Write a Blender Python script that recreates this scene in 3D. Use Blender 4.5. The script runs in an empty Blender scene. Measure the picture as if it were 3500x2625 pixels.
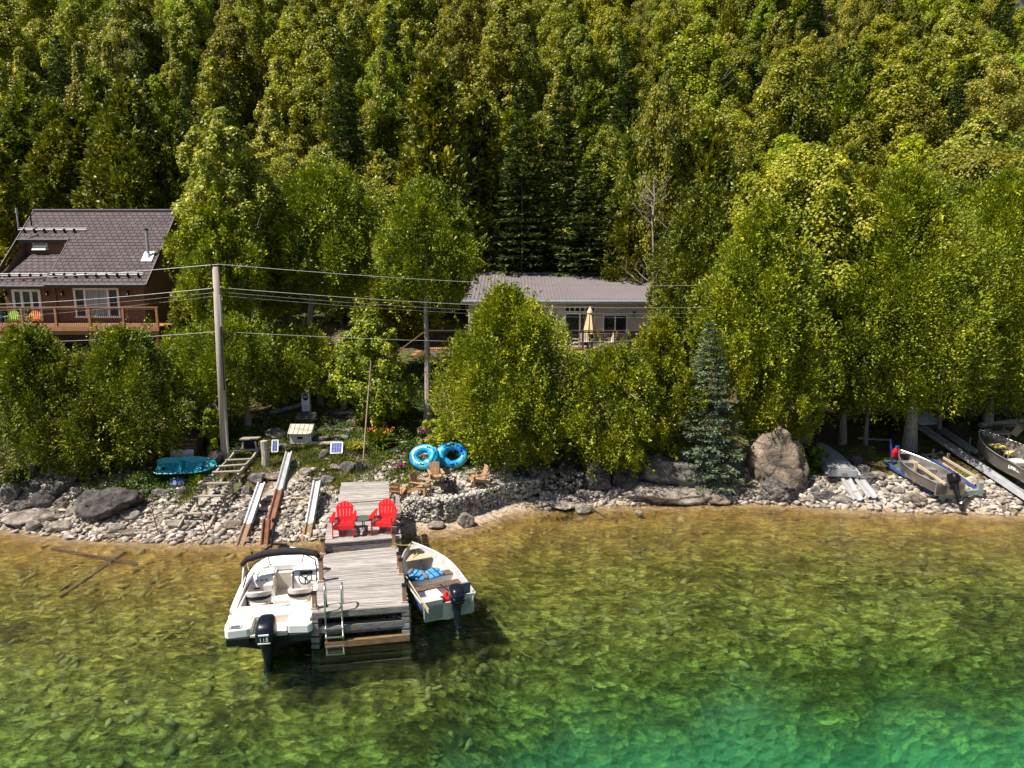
import bpy, math, random
import numpy as np
from mathutils import Vector, Matrix, Euler, noise
R = math.radians
rng = np.random.default_rng(11)
random.seed(5)
sc = bpy.context.scene
COL = sc.collection
# ---------------------------------------------------------------- camera
F, PITCH, CH = 2426.0, R(10.0), 9.6
cp, sp = math.cos(PITCH), math.sin(PITCH)
def ray(px, py):
    dx = (px - 1750) / F; dy = -(py - 1312.5) / F
    return Vector((dx, cp + dy * sp, -sp + dy * cp))
def P(px, py, z=0.0):
    """point of the place seen at photo pixel px, py at height z"""
    d = ray(px, py); t = (z - CH) / d.z
    return Vector((d.x * t, d.y * t, z))
def PY(px, py, Y):
    d = ray(px, py); t = Y / d.y
    return Vector((d.x * t, Y, CH + d.z * t))
def proj(v):
    zc = v[1] * cp + (CH - v[2]) * sp
    return 1750 + v[0] / zc * F, 1312.5 - (v[1] * sp + (v[2] - CH) * cp) / zc * F
cam = bpy.data.cameras.new('camera'); camo = bpy.data.objects.new('camera', cam); COL.objects.link(camo)
cam.lens = 36 * F / 3500; cam.sensor_width = 36; cam.clip_end = 600
camo.location = (0, 0, CH); camo.rotation_euler = (R(90) - PITCH, 0, 0); sc.camera = camo
# ---------------------------------------------------------------- light
sv = Vector((-0.50, -0.22, 0.90)).normalized()
sl = bpy.data.lights.new('sun', 'SUN'); sl.energy = 5.0; sl.angle = R(0.5); sl.color = (1, .95, .86)
so = bpy.data.objects.new('sun', sl); COL.objects.link(so); so.rotation_euler = sv.to_track_quat('Z', 'Y').to_euler()
w = bpy.data.worlds.new('World'); sc.world = w; w.use_nodes = True
nt = w.node_tree; bg = nt.nodes['Background']
sky = nt.nodes.new('ShaderNodeTexSky'); sky.sky_type = 'NISHITA'; sky.sun_disc = False
sky.sun_elevation = math.asin(sv.z); sky.sun_rotation = math.atan2(sv.x, sv.y)
nt.links.new(sky.outputs[0], bg.inputs[0]); bg.inputs[1].default_value = 0.05
sc.view_settings.view_transform = 'Standard'; sc.view_settings.look = 'None'; sc.view_settings.exposure = 0.85; sc.view_settings.gamma = 1
sc.cycles.max_bounces = 8; sc.cycles.transparent_max_bounces = 16; sc.cycles.diffuse_bounces = 3; sc.cycles.volume_bounces = 0
# ---------------------------------------------------------------- materials
def newmat(name):
    m = bpy.data.materials.new(name); m.use_nodes = True
    n = m.node_tree.nodes; b = n['Principled BSDF']
    return m, n, m.node_tree.links, b
def mixc(n, l, f, a, b, typ='MIX'):
    x = n.new('ShaderNodeMix'); x.data_type = 'RGBA'; x.blend_type = typ
    for s, v in ((0, f), (6, a), (7, b)):
        if hasattr(v, 'is_linked') or hasattr(v, 'links'): l.new(v, x.inputs[s])
        elif s == 0: x.inputs[0].default_value = v
        else: x.inputs[s].default_value = (*v, 1)
    return x.outputs[2]
def ramp(n, l, f, *stops):
    r = n.new('ShaderNodeValToRGB'); l.new(f, r.inputs[0]); e = r.color_ramp.elements
    for i, (p, c) in enumerate(stops):
        if i > 1: e.new(p)
        e[i].position = p; e[i].color = (*c, 1) if len(c) == 3 else c
    return r.outputs[0]
def noisetex(n, l, vec, scale, detail=4, rough=.6, dist=0):
    t = n.new('ShaderNodeTexNoise'); t.inputs['Scale'].default_value = scale; t.inputs['Detail'].default_value = detail
    t.inputs['Roughness'].default_value = rough; t.inputs['Distortion'].default_value = dist
    if vec is not None: l.new(vec, t.inputs['Vector'])
    return t.outputs['Fac']
def coord(n, l, which='Object', scale=(1, 1, 1), rot=(0, 0, 0)):
    tc = n.new('ShaderNodeTexCoord'); mp = n.new('ShaderNodeMapping')
    l.new(tc.outputs[which], mp.inputs[0]); mp.inputs['Scale'].default_value = scale; mp.inputs['Rotation'].default_value = rot
    return mp.outputs[0]
def bump(n, l, b, h, strength=.4, dist=.02):
    bp = n.new('ShaderNodeBump'); bp.inputs['Strength'].default_value = strength; bp.inputs['Distance'].default_value = dist
    l.new(h, bp.inputs['Height']); l.new(bp.outputs[0], b.inputs['Normal']); return bp
def G(name, c1, c2=None, scale=3, rough=.7, metal=0, bs=.25, bd=.01, stretch=(1, 1, 1), island=0, spec=.5, contrast=(.35, .65), coat=0):
    """general surface: two tones mixed by noise, per-piece variation and a fine bump"""
    m, n, l, b = newmat(name); c2 = c2 or tuple(x * .7 for x in c1)
    v = coord(n, l, 'Object', stretch)
    f = noisetex(n, l, v, scale, 5, .65)
    col = ramp(n, l, f, (contrast[0], c2), (contrast[1], c1))
    if island:
        g = n.new('ShaderNodeNewGeometry')
        k = ramp(n, l, g.outputs['Random Per Island'], (0, (1 - island,) * 3), (1, (1 + island * .4,) * 3))
        col = mixc(n, l, 1.0, col, k, 'MULTIPLY')
    l.new(col, b.inputs['Base Color'])
    b.inputs['Roughness'].default_value = rough; b.inputs['Metallic'].default_value = metal
    b.inputs['Specular IOR Level'].default_value = spec; b.inputs['Coat Weight'].default_value = coat
    bump(n, l, b, noisetex(n, l, v, scale * 6, 4, .7), bs, bd)
    return m
def foliage(name, ca, cb, cc, trans=.3, hue=.014, var=.24):
    m, n, l, b = newmat(name)
    g = n.new('ShaderNodeNewGeometry'); oi = n.new('ShaderNodeObjectInfo')
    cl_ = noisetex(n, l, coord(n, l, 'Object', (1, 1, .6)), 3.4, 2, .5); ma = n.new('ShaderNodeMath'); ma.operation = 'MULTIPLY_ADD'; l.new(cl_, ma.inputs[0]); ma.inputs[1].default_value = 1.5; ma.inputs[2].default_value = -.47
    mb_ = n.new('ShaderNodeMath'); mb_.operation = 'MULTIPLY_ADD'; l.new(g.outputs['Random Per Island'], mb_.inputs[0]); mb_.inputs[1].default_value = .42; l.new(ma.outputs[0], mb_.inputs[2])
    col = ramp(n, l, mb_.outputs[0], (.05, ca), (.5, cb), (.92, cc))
    h = n.new('ShaderNodeHueSaturation'); l.new(col, h.inputs['Color'])
    for k, a0, a1, off in (('Hue', .5 - hue, .5 + hue, 0), ('Value', 1 - var, 1 + var, 1)):
        mr = n.new('ShaderNodeMapRange'); mr.inputs['To Min'].default_value = a0; mr.inputs['To Max'].default_value = a1
        if off:
            mm = n.new('ShaderNodeMath'); mm.operation = 'FRACT'; m2 = n.new('ShaderNodeMath'); m2.operation = 'MULTIPLY'; m2.inputs[1].default_value = 7.31
            l.new(oi.outputs['Random'], m2.inputs[0]); l.new(m2.outputs[0], mm.inputs[0]); l.new(mm.outputs[0], mr.inputs['Value'])
        else: l.new(oi.outputs['Random'], mr.inputs['Value'])
        l.new(mr.outputs[0], h.inputs[k])
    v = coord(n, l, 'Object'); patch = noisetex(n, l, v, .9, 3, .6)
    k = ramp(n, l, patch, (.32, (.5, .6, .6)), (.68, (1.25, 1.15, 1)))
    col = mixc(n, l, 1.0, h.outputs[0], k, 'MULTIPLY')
    l.new(col, b.inputs['Base Color']); b.inputs['Roughness'].default_value = .5; b.inputs['Specular IOR Level'].default_value = .35
    tr = n.new('ShaderNodeBsdfTranslucent'); l.new(mixc(n, l, 1.0, col, (1.25, 1.25, .7), 'MULTIPLY'), tr.inputs[0])
    ms = n.new('ShaderNodeMixShader'); ms.inputs[0].default_value = trans
    l.new(b.outputs[0], ms.inputs[1]); l.new(tr.outputs[0], ms.inputs[2]); l.new(ms.outputs[0], n['Material Output'].inputs[0])
    return m
M = {}
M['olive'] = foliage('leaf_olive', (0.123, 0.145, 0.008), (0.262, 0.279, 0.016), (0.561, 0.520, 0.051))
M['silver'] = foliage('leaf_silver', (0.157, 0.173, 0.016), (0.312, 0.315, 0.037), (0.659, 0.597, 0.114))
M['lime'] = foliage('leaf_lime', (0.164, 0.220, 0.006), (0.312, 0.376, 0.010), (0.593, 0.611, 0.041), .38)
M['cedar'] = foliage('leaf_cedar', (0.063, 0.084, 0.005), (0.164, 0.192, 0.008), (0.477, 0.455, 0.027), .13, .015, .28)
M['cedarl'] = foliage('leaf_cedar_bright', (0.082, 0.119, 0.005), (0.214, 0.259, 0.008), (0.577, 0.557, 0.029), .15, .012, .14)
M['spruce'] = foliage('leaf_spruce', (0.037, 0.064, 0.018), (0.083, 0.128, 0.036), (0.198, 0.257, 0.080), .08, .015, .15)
M['bluespruce'] = foliage('leaf_blue_spruce', (.085, .125, .070), (.165, .215, .135), (.290, .340, .240), .1, .005, .1)
M['rust'] = foliage('leaf_rust', (.20, .06, .02), (.30, .10, .03), (.34, .16, .05), .2)
M['lily'] = foliage('leaf_lily', (.09, .16, .01), (.17, .25, .02), (.32, .38, .05), .3)
M['hosta'] = foliage('leaf_hosta', (.30, .34, .04), (.45, .46, .09), (.60, .60, .20), .3)
M['orange'] = G('petal_orange', (.85, .22, .02), (.75, .15, .02), 8)
M['purple'] = G('petal_purple', (.42, .12, .26), (.30, .09, .18), 8)
M['grass'] = foliage('grass_blade', (.09, .11, .02), (.17, .20, .03), (.34, .33, .09), .3)
M['ivy'] = foliage('leaf_ivy', (.05, .09, .012), (.09, .15, .018), (.19, .25, .04), .25)
M['bark'] = G('bark_grey', (.30, .25, .21), (.15, .12, .10), 6, .9, bs=.8, bd=.03, stretch=(3, 3, .5))
M['barkpale'] = G('bark_pale', (.42, .38, .33), (.22, .19, .16), 5, .9, bs=.6, bd=.02, stretch=(2, 2, 1))
M['pole'] = G('pole_wood', (.40, .33, .28), (.27, .22, .19), 4, .85, bs=.4, stretch=(8, 8, .4))
M['dead'] = G('dead_wood', (.36, .31, .26), (.22, .18, .15), 6, .9)
M['rock'] = G('limestone_grey', (.34, .31, .28), (.09, .085, .09), 2.6, .92, bs=1, bd=.12, contrast=(.38, .62))
M['rocktan'] = G('limestone_tan', (.37, .29, .21), (.13, .11, .10), 1.8, .92, bs=1, bd=.14, contrast=(.36, .64))
M['rockdark'] = G('limestone_dark', (.17, .15, .14), (.045, .042, .048), 2.0, .9, bs=1, bd=.12, contrast=(.36, .68))
M['rockpale'] = G('limestone_pale', (.47, .41, .35), (.20, .17, .145), 3.2, .92, bs=1, bd=.08)
M['cobble'] = G('cobble', (.60, .52, .44), (.22, .175, .14), 3, .92, bs=.8, bd=.03, island=.62)
M['gabstone'] = G('gabion_stone', (.64, .58, .50), (.26, .23, .20), 3.5, .92, bs=.8, bd=.03, island=.5)
M['dock'] = G('weathered_plank', (.43, .39, .36), (.18, .155, .14), 6, .9, bs=.5, bd=.006, stretch=(.35, 5, 5), island=.22)
M['timber'] = G('grey_timber', (.27, .24, .23), (.12, .105, .10), 5, .9, bs=.6, bd=.01, stretch=(.4, 4, 4), island=.35)
M['wettimber'] = G('wet_timber', (.30, .17, .08), (.13, .07, .035), 5, .6, bs=.6, bd=.01, stretch=(.4, 4, 4), island=.35)
M['postwood'] = G('post_wood', (.36, .22, .13), (.25, .145, .085), 5, .75, stretch=(4, 4, .4))
M['palewood'] = G('pale_wood', (.52, .40, .27), (.38, .28, .18), 5, .85, stretch=(4, 4, .6), island=.2)
M['oldwood'] = G('old_wood', (.40, .34, .28), (.22, .18, .15), 5, .9, stretch=(3, 3, 1), island=.3)
M['cedarwood'] = G('chair_wood', (.46, .27, .13), (.30, .17, .085), 6, .8, stretch=(3, 3, 1), island=.25)
M['red'] = G('red_plastic', (.80, .012, .016), (.70, .010, .012), 3, .38, bs=.05)
M['black'] = G('black', (.016, .015, .018), (.009, .008, .010), 5, .6, spec=.2)
M['blackgloss'] = G('black_gloss', (.008, .008, .011), (.005, .005, .007), 3, .45, bs=.03, spec=.3)
M['navy'] = G('navy_gloss', (.007, .009, .020), (.004, .006, .013), 3, .34, bs=.03, spec=.4)
M['canvas'] = G('black_canvas', (.022, .018, .026), (.010, .008, .012), 8, .9, bs=.6, bd=.02)
M['white'] = G('white_gelcoat', (.82, .80, .78), (.74, .72, .70), 2, .3, bs=.04)
M['offwhite'] = G('cream_vinyl', (.70, .64, .56), (.60, .54, .46), 3, .5, bs=.1)
M['carpet'] = G('grey_carpet', (.36, .33, .31), (.27, .24, .23), 20, .95)
M['alu'] = G('aluminium_painted', (.60, .59, .57), (.46, .45, .43), 3, .5, .25, bs=.1)
M['alubare'] = G('aluminium_bare', (.56, .55, .54), (.36, .35, .34), 2, .38, .75, bs=.15)
M['aludark'] = G('aluminium_dark', (.30, .27, .24), (.17, .15, .13), 2, .45, .6, bs=.2)
M['aluweath'] = G('aluminium_weathered', (.42, .42, .43), (.28, .28, .30), 1.5, .6, .35, bs=.2)
M['galv'] = G('galvanised_steel', (.52, .51, .52), (.38, .37, .38), 4, .5, .45, bs=.2)
M['steel'] = G('bright_steel', (.70, .69, .68), (.55, .54, .53), 4, .3, .9, bs=.1)
M['rustst'] = G('rusted_steel', (.24, .10, .05), (.13, .055, .032), 5, .85, bs=.6)
M['bluepaint'] = G('blue_paint', (.035, .08, .27), (.02, .05, .18), 5, .6)
M['greenpaint'] = G('grey_green_paint', (.24, .28, .26), (.15, .17, .16), 4, .8, bs=.4)
M['teal'] = G('teal_plastic', (.012, .34, .42), (.012, .27, .34), 2, .4, bs=.05)
M['benchbrown'] = G('bench_brown', (.14, .085, .055), (.07, .045, .03), 8, .8, bs=.4)
M['yellow'] = G('yellow_rope', (.70, .58, .12), (.55, .44, .09), 10, .8)
M['whiterope'] = G('white_rope', (.75, .72, .66), (.6, .57, .5), 10, .8)
M['bluefab'] = G('blue_fabric', (.06, .30, .58), (.04, .20, .44), 5, .8, bs=.4)
M['greyfab'] = G('grey_fabric', (.14, .15, .18), (.08, .085, .10), 5, .85, bs=.4)
M['coolblue'] = G('cooler_blue', (.30, .42, .66), (.24, .36, .6), 3, .5)
M['siding'] = G('brown_siding', (.20, .10, .055), (.145, .072, .04), 3, .8, stretch=(1, 1, 8), bs=.5)
M['deckwood'] = G('stained_deck', (.40, .20, .095), (.28, .13, .06), 4, .7, stretch=(1, 3, 3), island=.15)
M['deckdark'] = G('dark_stain', (.11, .062, .04), (.06, .035, .024), 4, .7, stretch=(1, 3, 3))
M['trimw'] = G('white_trim', (.80, .79, .78), (.72, .71, .70), 3, .5)
M['fascia'] = G('dark_fascia', (.045, .035, .036), (.03, .024, .025), 3, .6)
M['fasciagrey'] = G('pale_fascia', (.62, .66, .72), (.54, .58, .64), 3, .6)
M['curtain'] = G('curtain', (.36, .42, .42), (.20, .25, .26), 3, .9, stretch=(9, 9, .1), contrast=(.45, .55))
M['beigesteel'] = G('beige_steel', (.46, .40, .30), (.38, .33, .25), 2, .6)
M['beigewall'] = G('beige_wall', (.60, .57, .50), (.52, .49, .43), 3, .75)
M['umb'] = G('umbrella_cloth', (.76, .56, .33), (.60, .42, .23), 5, .9, stretch=(5, 5, .3))
M['straw'] = G('straw_chair', (.52, .45, .36), (.4, .34, .27), 4, .8)
M['cblue'] = G('chair_blue', (.03, .30, .75), (.03, .25, .65), 3, .5)
M['cgreen'] = G('chair_green', (.46, .66, .10), (.38, .56, .08), 3, .5)
M['corange'] = G('chair_orange', (.85, .30, .10), (.75, .25, .08), 3, .5)
M['cone'] = G('cone_orange', (.85, .07, .02), (.7, .05, .02), 3, .5)
M['ember'] = G('fire_pit_steel', (.05, .042, .038), (.025, .02, .02), 6, .6, .4)
M['brownbox'] = G('brown_boards', (.16, .09, .06), (.09, .05, .035), 4, .85, stretch=(.5, 4, 4))
M['gold'] = G('tan_boot', (.62, .5, .3), (.5, .4, .25), 5, .8)
M['cream'] = G('cream_pipe', (.66, .60, .50), (.52, .46, .38), 4, .6)
M['label'] = G('white_lettering', (.85, .85, .85), (.8, .8, .8), 3, .5)
def cracks(m, sc_):
    n, l = m.node_tree.nodes, m.node_tree.links; b = n['Principled BSDF']; src = b.inputs['Base Color'].links[0].from_socket
    v = coord(n, l, 'Object', (1, 1, 1.8)); w_ = n.new('ShaderNodeTexNoise'); w_.inputs['Scale'].default_value = 1.6; w_.inputs['Detail'].default_value = 6; l.new(v, w_.inputs['Vector'])
    ve = n.new('ShaderNodeTexVoronoi'); ve.feature = 'DISTANCE_TO_EDGE'; ve.inputs['Scale'].default_value = sc_; l.new(mixc(n, l, .45, v, w_.outputs['Color']), ve.inputs['Vector'])
    st = ramp(n, l, noisetex(n, l, v, .9, 6, .75), (.38, (.55, .52, .50)), (.60, (1.15, 1.12, 1.08)))
    c = mixc(n, l, 1., mixc(n, l, 1., src, ramp(n, l, ve.outputs['Distance'], (0, (.35, .33, .32)), (.035, (1, 1, 1))), 'MULTIPLY'), st, 'MULTIPLY'); l.new(c, b.inputs['Base Color'])
for k_, s_ in (('rock', 1.5), ('rocktan', 1.1), ('rockdark', 1.3), ('rockpale', 1.6)): cracks(M[k_], s_)
def glass_dark():
    m, n, l, b = newmat('window_glass')
    v = coord(n, l, 'Object'); f = noisetex(n, l, v, 1.2, 2)
    l.new(ramp(n, l, f, (.3, (.006, .010, .014)), (.7, (.035, .05, .06))), b.inputs['Base Color'])
    b.inputs['Roughness'].default_value = .06; b.inputs['Specular IOR Level'].default_value = .8
    return m
M['glass'] = glass_dark()
def clear(name, tint=(.8, .9, .9), a=.25):
    m, n, l, b = newmat(name); b.inputs['Base Color'].default_value = (*tint, 1); b.inputs['Roughness'].default_value = .05
    t = n.new('ShaderNodeBsdfTransparent'); ms = n.new('ShaderNodeMixShader'); ms.inputs[0].default_value = a
    l.new(t.outputs[0], ms.inputs[1]); l.new(b.outputs[0], ms.inputs[2]); l.new(ms.outputs[0], n['Material Output'].inputs[0]); return m
M['clear'] = clear('clear_glass'); M['smoked'] = clear('smoked_glass', (.12, .15, .13), .6)
def rooftile():
    m, n, l, b = newmat('roof_tile'); v = coord(n, l, 'Object', (1, 0, 1.42))
    sx = n.new('ShaderNodeSeparateXYZ'); cx = n.new('ShaderNodeCombineXYZ'); l.new(v, sx.inputs[0]); l.new(sx.outputs[0], cx.inputs[0]); l.new(sx.outputs[2], cx.inputs[1])
    t = n.new('ShaderNodeTexBrick'); l.new(cx.outputs[0], t.inputs[0]); t.inputs['Scale'].default_value = 1; t.offset = .5
    t.inputs['Brick Width'].default_value = .42; t.inputs['Row Height'].default_value = .30; t.inputs['Mortar Size'].default_value = .03; t.inputs['Mortar Smooth'].default_value = .3
    t.inputs['Color1'].default_value = (.118, .092, .094, 1); t.inputs['Color2'].default_value = (.094, .072, .075, 1); t.inputs['Mortar'].default_value = (.022, .016, .018, 1)
    k = ramp(n, l, noisetex(n, l, cx.outputs[0], 1.2, 3), (.3, (.8, .8, .8)), (.7, (1.1, 1.1, 1.1)))
    l.new(mixc(n, l, 1., t.outputs[0], k, 'MULTIPLY'), b.inputs['Base Color']); b.inputs['Roughness'].default_value = .8; b.inputs['Specular IOR Level'].default_value = .15
    inv = n.new('ShaderNodeMath'); inv.operation = 'SUBTRACT'; inv.inputs[0].default_value = 1; l.new(t.outputs['Fac'], inv.inputs[1])
    bump(n, l, b, inv.outputs[0], .7, .03); return m
M['rooftile'] = rooftile()
M['roofmetal'] = G('ribbed_steel', (.22, .19, .195), (.19, .163, .17), .8, .5, .2, bs=.05)
def stoneveneer():
    m, n, l, b = newmat('stone_veneer'); v = coord(n, l, 'Object', (1, 1, 2))
    t = n.new('ShaderNodeTexVoronoi'); l.new(v, t.inputs['Vector']); t.inputs['Scale'].default_value = 5; 
    l.new(ramp(n, l, t.outputs['Color'], (.2, (.22, .17, .15)), (.8, (.50, .42, .38))), b.inputs['Base Color']); b.inputs['Roughness'].default_value = .9
    bump(n, l, b, t.outputs['Distance'], .8, .03); return m
M['veneer'] = stoneveneer()
def solar():
    m, n, l, b = newmat('solar_cells'); v = coord(n, l, 'Object'); t = n.new('ShaderNodeTexBrick'); l.new(v, t.inputs[0]); t.offset = 0
    t.inputs['Scale'].default_value = 1; t.inputs['Brick Width'].default_value = .1; t.inputs['Row Height'].default_value = .065; t.inputs['Mortar Size'].default_value = .004
    t.inputs['Color1'].default_value = (.02, .045, .19, 1); t.inputs['Color2'].default_value = (.03, .06, .24, 1); t.inputs['Mortar'].default_value = (.5, .52, .6, 1)
    l.new(t.outputs[0], b.inputs['Base Color']); b.inputs['Roughness'].default_value = .2; return m
M['solar'] = solar()
def tubevinyl():
    m, n, l, b = newmat('tube_vinyl'); v = coord(n, l, 'Object'); f = noisetex(n, l, v, 1.6, 2, .5, .6)
    c = ramp(n, l, f, (.34, (.01, .11, .55)), (.5, (.015, .36, .66)), (.66, (.20, .62, .62)))
    t = n.new('ShaderNodeTexChecker'); l.new(v, t.inputs[0]); t.inputs['Scale'].default_value = 26; t.inputs[1].default_value = (1, 1, 1, 1); t.inputs[2].default_value = (.72, .8, .9, 1)
    l.new(mixc(n, l, 1., c, t.outputs[0], 'MULTIPLY'), b.inputs['Base Color']); b.inputs['Roughness'].default_value = .3
    bump(n, l, b, f, .2, .02); return m
M['tube'] = tubevinyl()
# ---------------------------------------------------------------- mesh builder
ROOT = {}
class MB:
    def __init__(s): s.v = []; s.f = []; s.m = []
    def add(s, vs, fs, mi=0):
        o = len(s.v); s.v += [Vector(p) for p in vs]; s.f += [tuple(i + o for i in f) for f in fs]; s.m += [mi] * len(fs); return s
    def box(s, c, d, rot=None, mi=0, top=1.0):
        c = Vector(c); vs = []
        for z in (-1, 1):
            k = top if z > 0 else 1
            for x, y in ((-1, -1), (1, -1), (1, 1), (-1, 1)): vs.append(Vector((x * d[0] / 2 * k, y * d[1] / 2 * k, z * d[2] / 2)))
        if rot is not None:
            q = Euler(rot).to_matrix() if not isinstance(rot, Matrix) else rot
            vs = [q @ p for p in vs]
        return s.add([c + p for p in vs], [(3, 2, 1, 0), (4, 5, 6, 7), (0, 1, 5, 4), (1, 2, 6, 5), (2, 3, 7, 6), (3, 0, 4, 7)], mi)
    def beam(s, a, b, w, h, mi=0, up=(0, 0, 1)):
        a, b = Vector(a), Vector(b); d = (b - a).normalized(); u = Vector(up)
        if abs(d.dot(u)) > .98: u = Vector((0, 1, 0))
        x = d.cross(u).normalized() * w / 2; y = x.normalized().cross(d).normalized() * h / 2
        vs = [a - x - y, a + x - y, a + x + y, a - x + y, b - x - y, b + x - y, b + x + y, b - x + y]
        return s.add(vs, [(0, 1, 2, 3), (7, 6, 5, 4), (4, 5, 1, 0), (5, 6, 2, 1), (6, 7, 3, 2), (7, 4, 0, 3)], mi)
    def tube(s, pts, r, n=8, mi=0, closed=False, cap=True):
        pts = [Vector(p) for p in pts]; N = len(pts); rr = r if isinstance(r, (list, tuple)) else [r] * N
        vs = []; u = None
        for i, p in enumerate(pts):
            a = pts[(i - 1) % N] if (i or closed) else p; b = pts[(i + 1) % N] if (i < N - 1 or closed) else p
            d = (b - a).normalized()
            if u is None: u = d.orthogonal().normalized()
            u = (u - d * u.dot(d)).normalized(); w_ = d.cross(u)
            for k in range(n):
                t = 2 * math.pi * k / n; vs.append(p + (u * math.cos(t) + w_ * math.sin(t)) * rr[i])
        fs = []
        for i in range(N if closed else N - 1):
            j = (i + 1) % N
            for k in range(n): fs.append((i * n + k, i * n + (k + 1) % n, j * n + (k + 1) % n, j * n + k))
        if cap and not closed: fs += [tuple(range(n))[::-1], tuple(range((N - 1) * n, N * n))]
        return s.add(vs, fs, mi)
    def lathe(s, prof, n=20, c=(0, 0, 0), mi=0, cap=True):
        c = Vector(c); vs = []; N = len(prof)
        for r, z in prof:
            for k in range(n): t = 2 * math.pi * k / n; vs.append(c + Vector((r * math.cos(t), r * math.sin(t), z)))
        fs = [(i * n + k, i * n + (k + 1) % n, (i + 1) * n + (k + 1) % n, (i + 1) * n + k) for i in range(N - 1) for k in range(n)]
        if cap: fs += [tuple(range(n))[::-1], tuple(range((N - 1) * n, N * n))]
        return s.add(vs, fs, mi)
    def prism(s, poly, z0, z1, mi=0, mat=None):
        n = len(poly); vs = [Vector((x, y, z0)) for x, y in poly] + [Vector((x, y, z1)) for x, y in poly]
        if mat is not None: vs = [mat @ p for p in vs]
        return s.add(vs, [tuple(range(n))[::-1], tuple(range(n, 2 * n))] + [(i, (i + 1) % n, n + (i + 1) % n, n + i) for i in range(n)], mi)
    def loft(s, rings, mi=0, cap=True, closed=True):
        n = len(rings[0]); vs = [Vector(p) for r in rings for p in r]; fs = []
        for i in range(len(rings) - 1):
            for k in range(n if closed else n - 1): fs.append((i * n + k, i * n + (k + 1) % n, (i + 1) * n + (k + 1) % n, (i + 1) * n + k))
        if cap: fs += [tuple(range(n))[::-1], tuple(range((len(rings) - 1) * n, len(rings) * n))]
        return s.add(vs, fs, mi)
    def round_loft(s, secs, n=20, e=2.6, mi=0, mat=None):
        """sections (cx, cy, z, half width, half depth) of rounded rectangles"""
        rings = []
        for cx, cy, z, a, b in secs:
            r = []
            for k in range(n):
                t = 2 * math.pi * k / n; c_, s_ = math.cos(t), math.sin(t)
                p = Vector((cx + a * math.copysign(abs(c_) ** (2 / e), c_), cy + b * math.copysign(abs(s_) ** (2 / e), s_), z))
                r.append(mat @ p if mat is not None else p)
            rings.append(r)
        return s.loft(rings, mi)
    def build(s, name, mats, parent=None, world=False, smooth=False, bev=0, sub=0):
        me = bpy.data.meshes.new(name); vs = s.v
        if world and parent is not None:
            r = parent
            while r.parent: r = r.parent
            mi = ROOT[r.name].inverted(); vs = [mi @ p for p in vs]
        me.from_pydata([tuple(p) for p in vs], [], s.f); me.validate()
        for x in (mats if isinstance(mats, (list, tuple)) else [mats]): me.materials.append(M[x] if isinstance(x, str) else x)
        if len(me.polygons) == len(s.m): me.polygons.foreach_set('material_index', s.m)
        if smooth: me.polygons.foreach_set('use_smooth', [True] * len(me.polygons)); 
        o = bpy.data.objects.new(name, me); COL.objects.link(o)
        if parent is not None: o.parent = parent
        if bev: b = o.modifiers.new('bevel', 'BEVEL'); b.width = bev; b.segments = 2; b.limit_method = 'ANGLE'
        if sub: b = o.modifiers.new('sub', 'SUBSURF'); b.levels = b.render_levels = sub
        return o
def tag(o, label=None, cat=None, group=None, kind=None):
    if label: o['label'] = label
    if cat: o['category'] = cat
    if group: o['group'] = group
    if kind: o['kind'] = kind
    return o
def T(name, label, cat, loc=(0, 0, 0), rot=0, group=None, scale=1):
    o = bpy.data.objects.new(name, None); COL.objects.link(o); o.location = loc
    e = Euler((0, 0, rot)) if not isinstance(rot, (tuple, Euler)) else Euler(rot); o.rotation_euler = e
    if scale != 1: o.scale = (scale,) * 3
    ROOT[o.name] = Matrix.Translation(loc) @ e.to_matrix().to_4x4() @ Matrix.Diagonal((scale, scale, scale, 1))
    return tag(o, label, cat, group)
def fast_mesh(name, V, Fc, mat, nper=4, smooth=False):
    me = bpy.data.meshes.new(name); nf = len(Fc)
    me.vertices.add(len(V)); me.vertices.foreach_set('co', np.asarray(V, dtype=np.float32).ravel())
    me.loops.add(nf * nper); me.loops.foreach_set('vertex_index', np.asarray(Fc, dtype=np.int32).ravel())
    me.polygons.add(nf); me.polygons.foreach_set('loop_start', np.arange(nf, dtype=np.int32) * nper)
    me.update(calc_edges=True)
    for x in (mat if isinstance(mat, (list, tuple)) else [mat]): me.materials.append(M[x] if isinstance(x, str) else x)
    if smooth: me.polygons.foreach_set('use_smooth', np.ones(nf, dtype=bool))
    return me
def link(name, me, parent=None, loc=None):
    o = bpy.data.objects.new(name, me); COL.objects.link(o)
    if parent is not None: o.parent = parent
    if loc is not None: o.location = loc
    return o
def text_on(s, size, mat4, name, parent, m='label', ext=.002, sx=1.0):
    cu = bpy.data.curves.new('lettering', 'FONT'); cu.body = s; cu.size = size; cu.extrude = ext; cu.align_x = 'CENTER'; cu.align_y = 'CENTER'
    o = bpy.data.objects.new('tmp', cu); COL.objects.link(o); dg = bpy.context.evaluated_depsgraph_get()
    me = bpy.data.meshes.new_from_object(o.evaluated_get(dg)); bpy.data.objects.remove(o)
    me.transform(Matrix.Diagonal((sx, 1, 1, 1))); me.transform(mat4); me.materials.clear(); me.materials.append(M[m])
    return link(name, me, parent)
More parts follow.
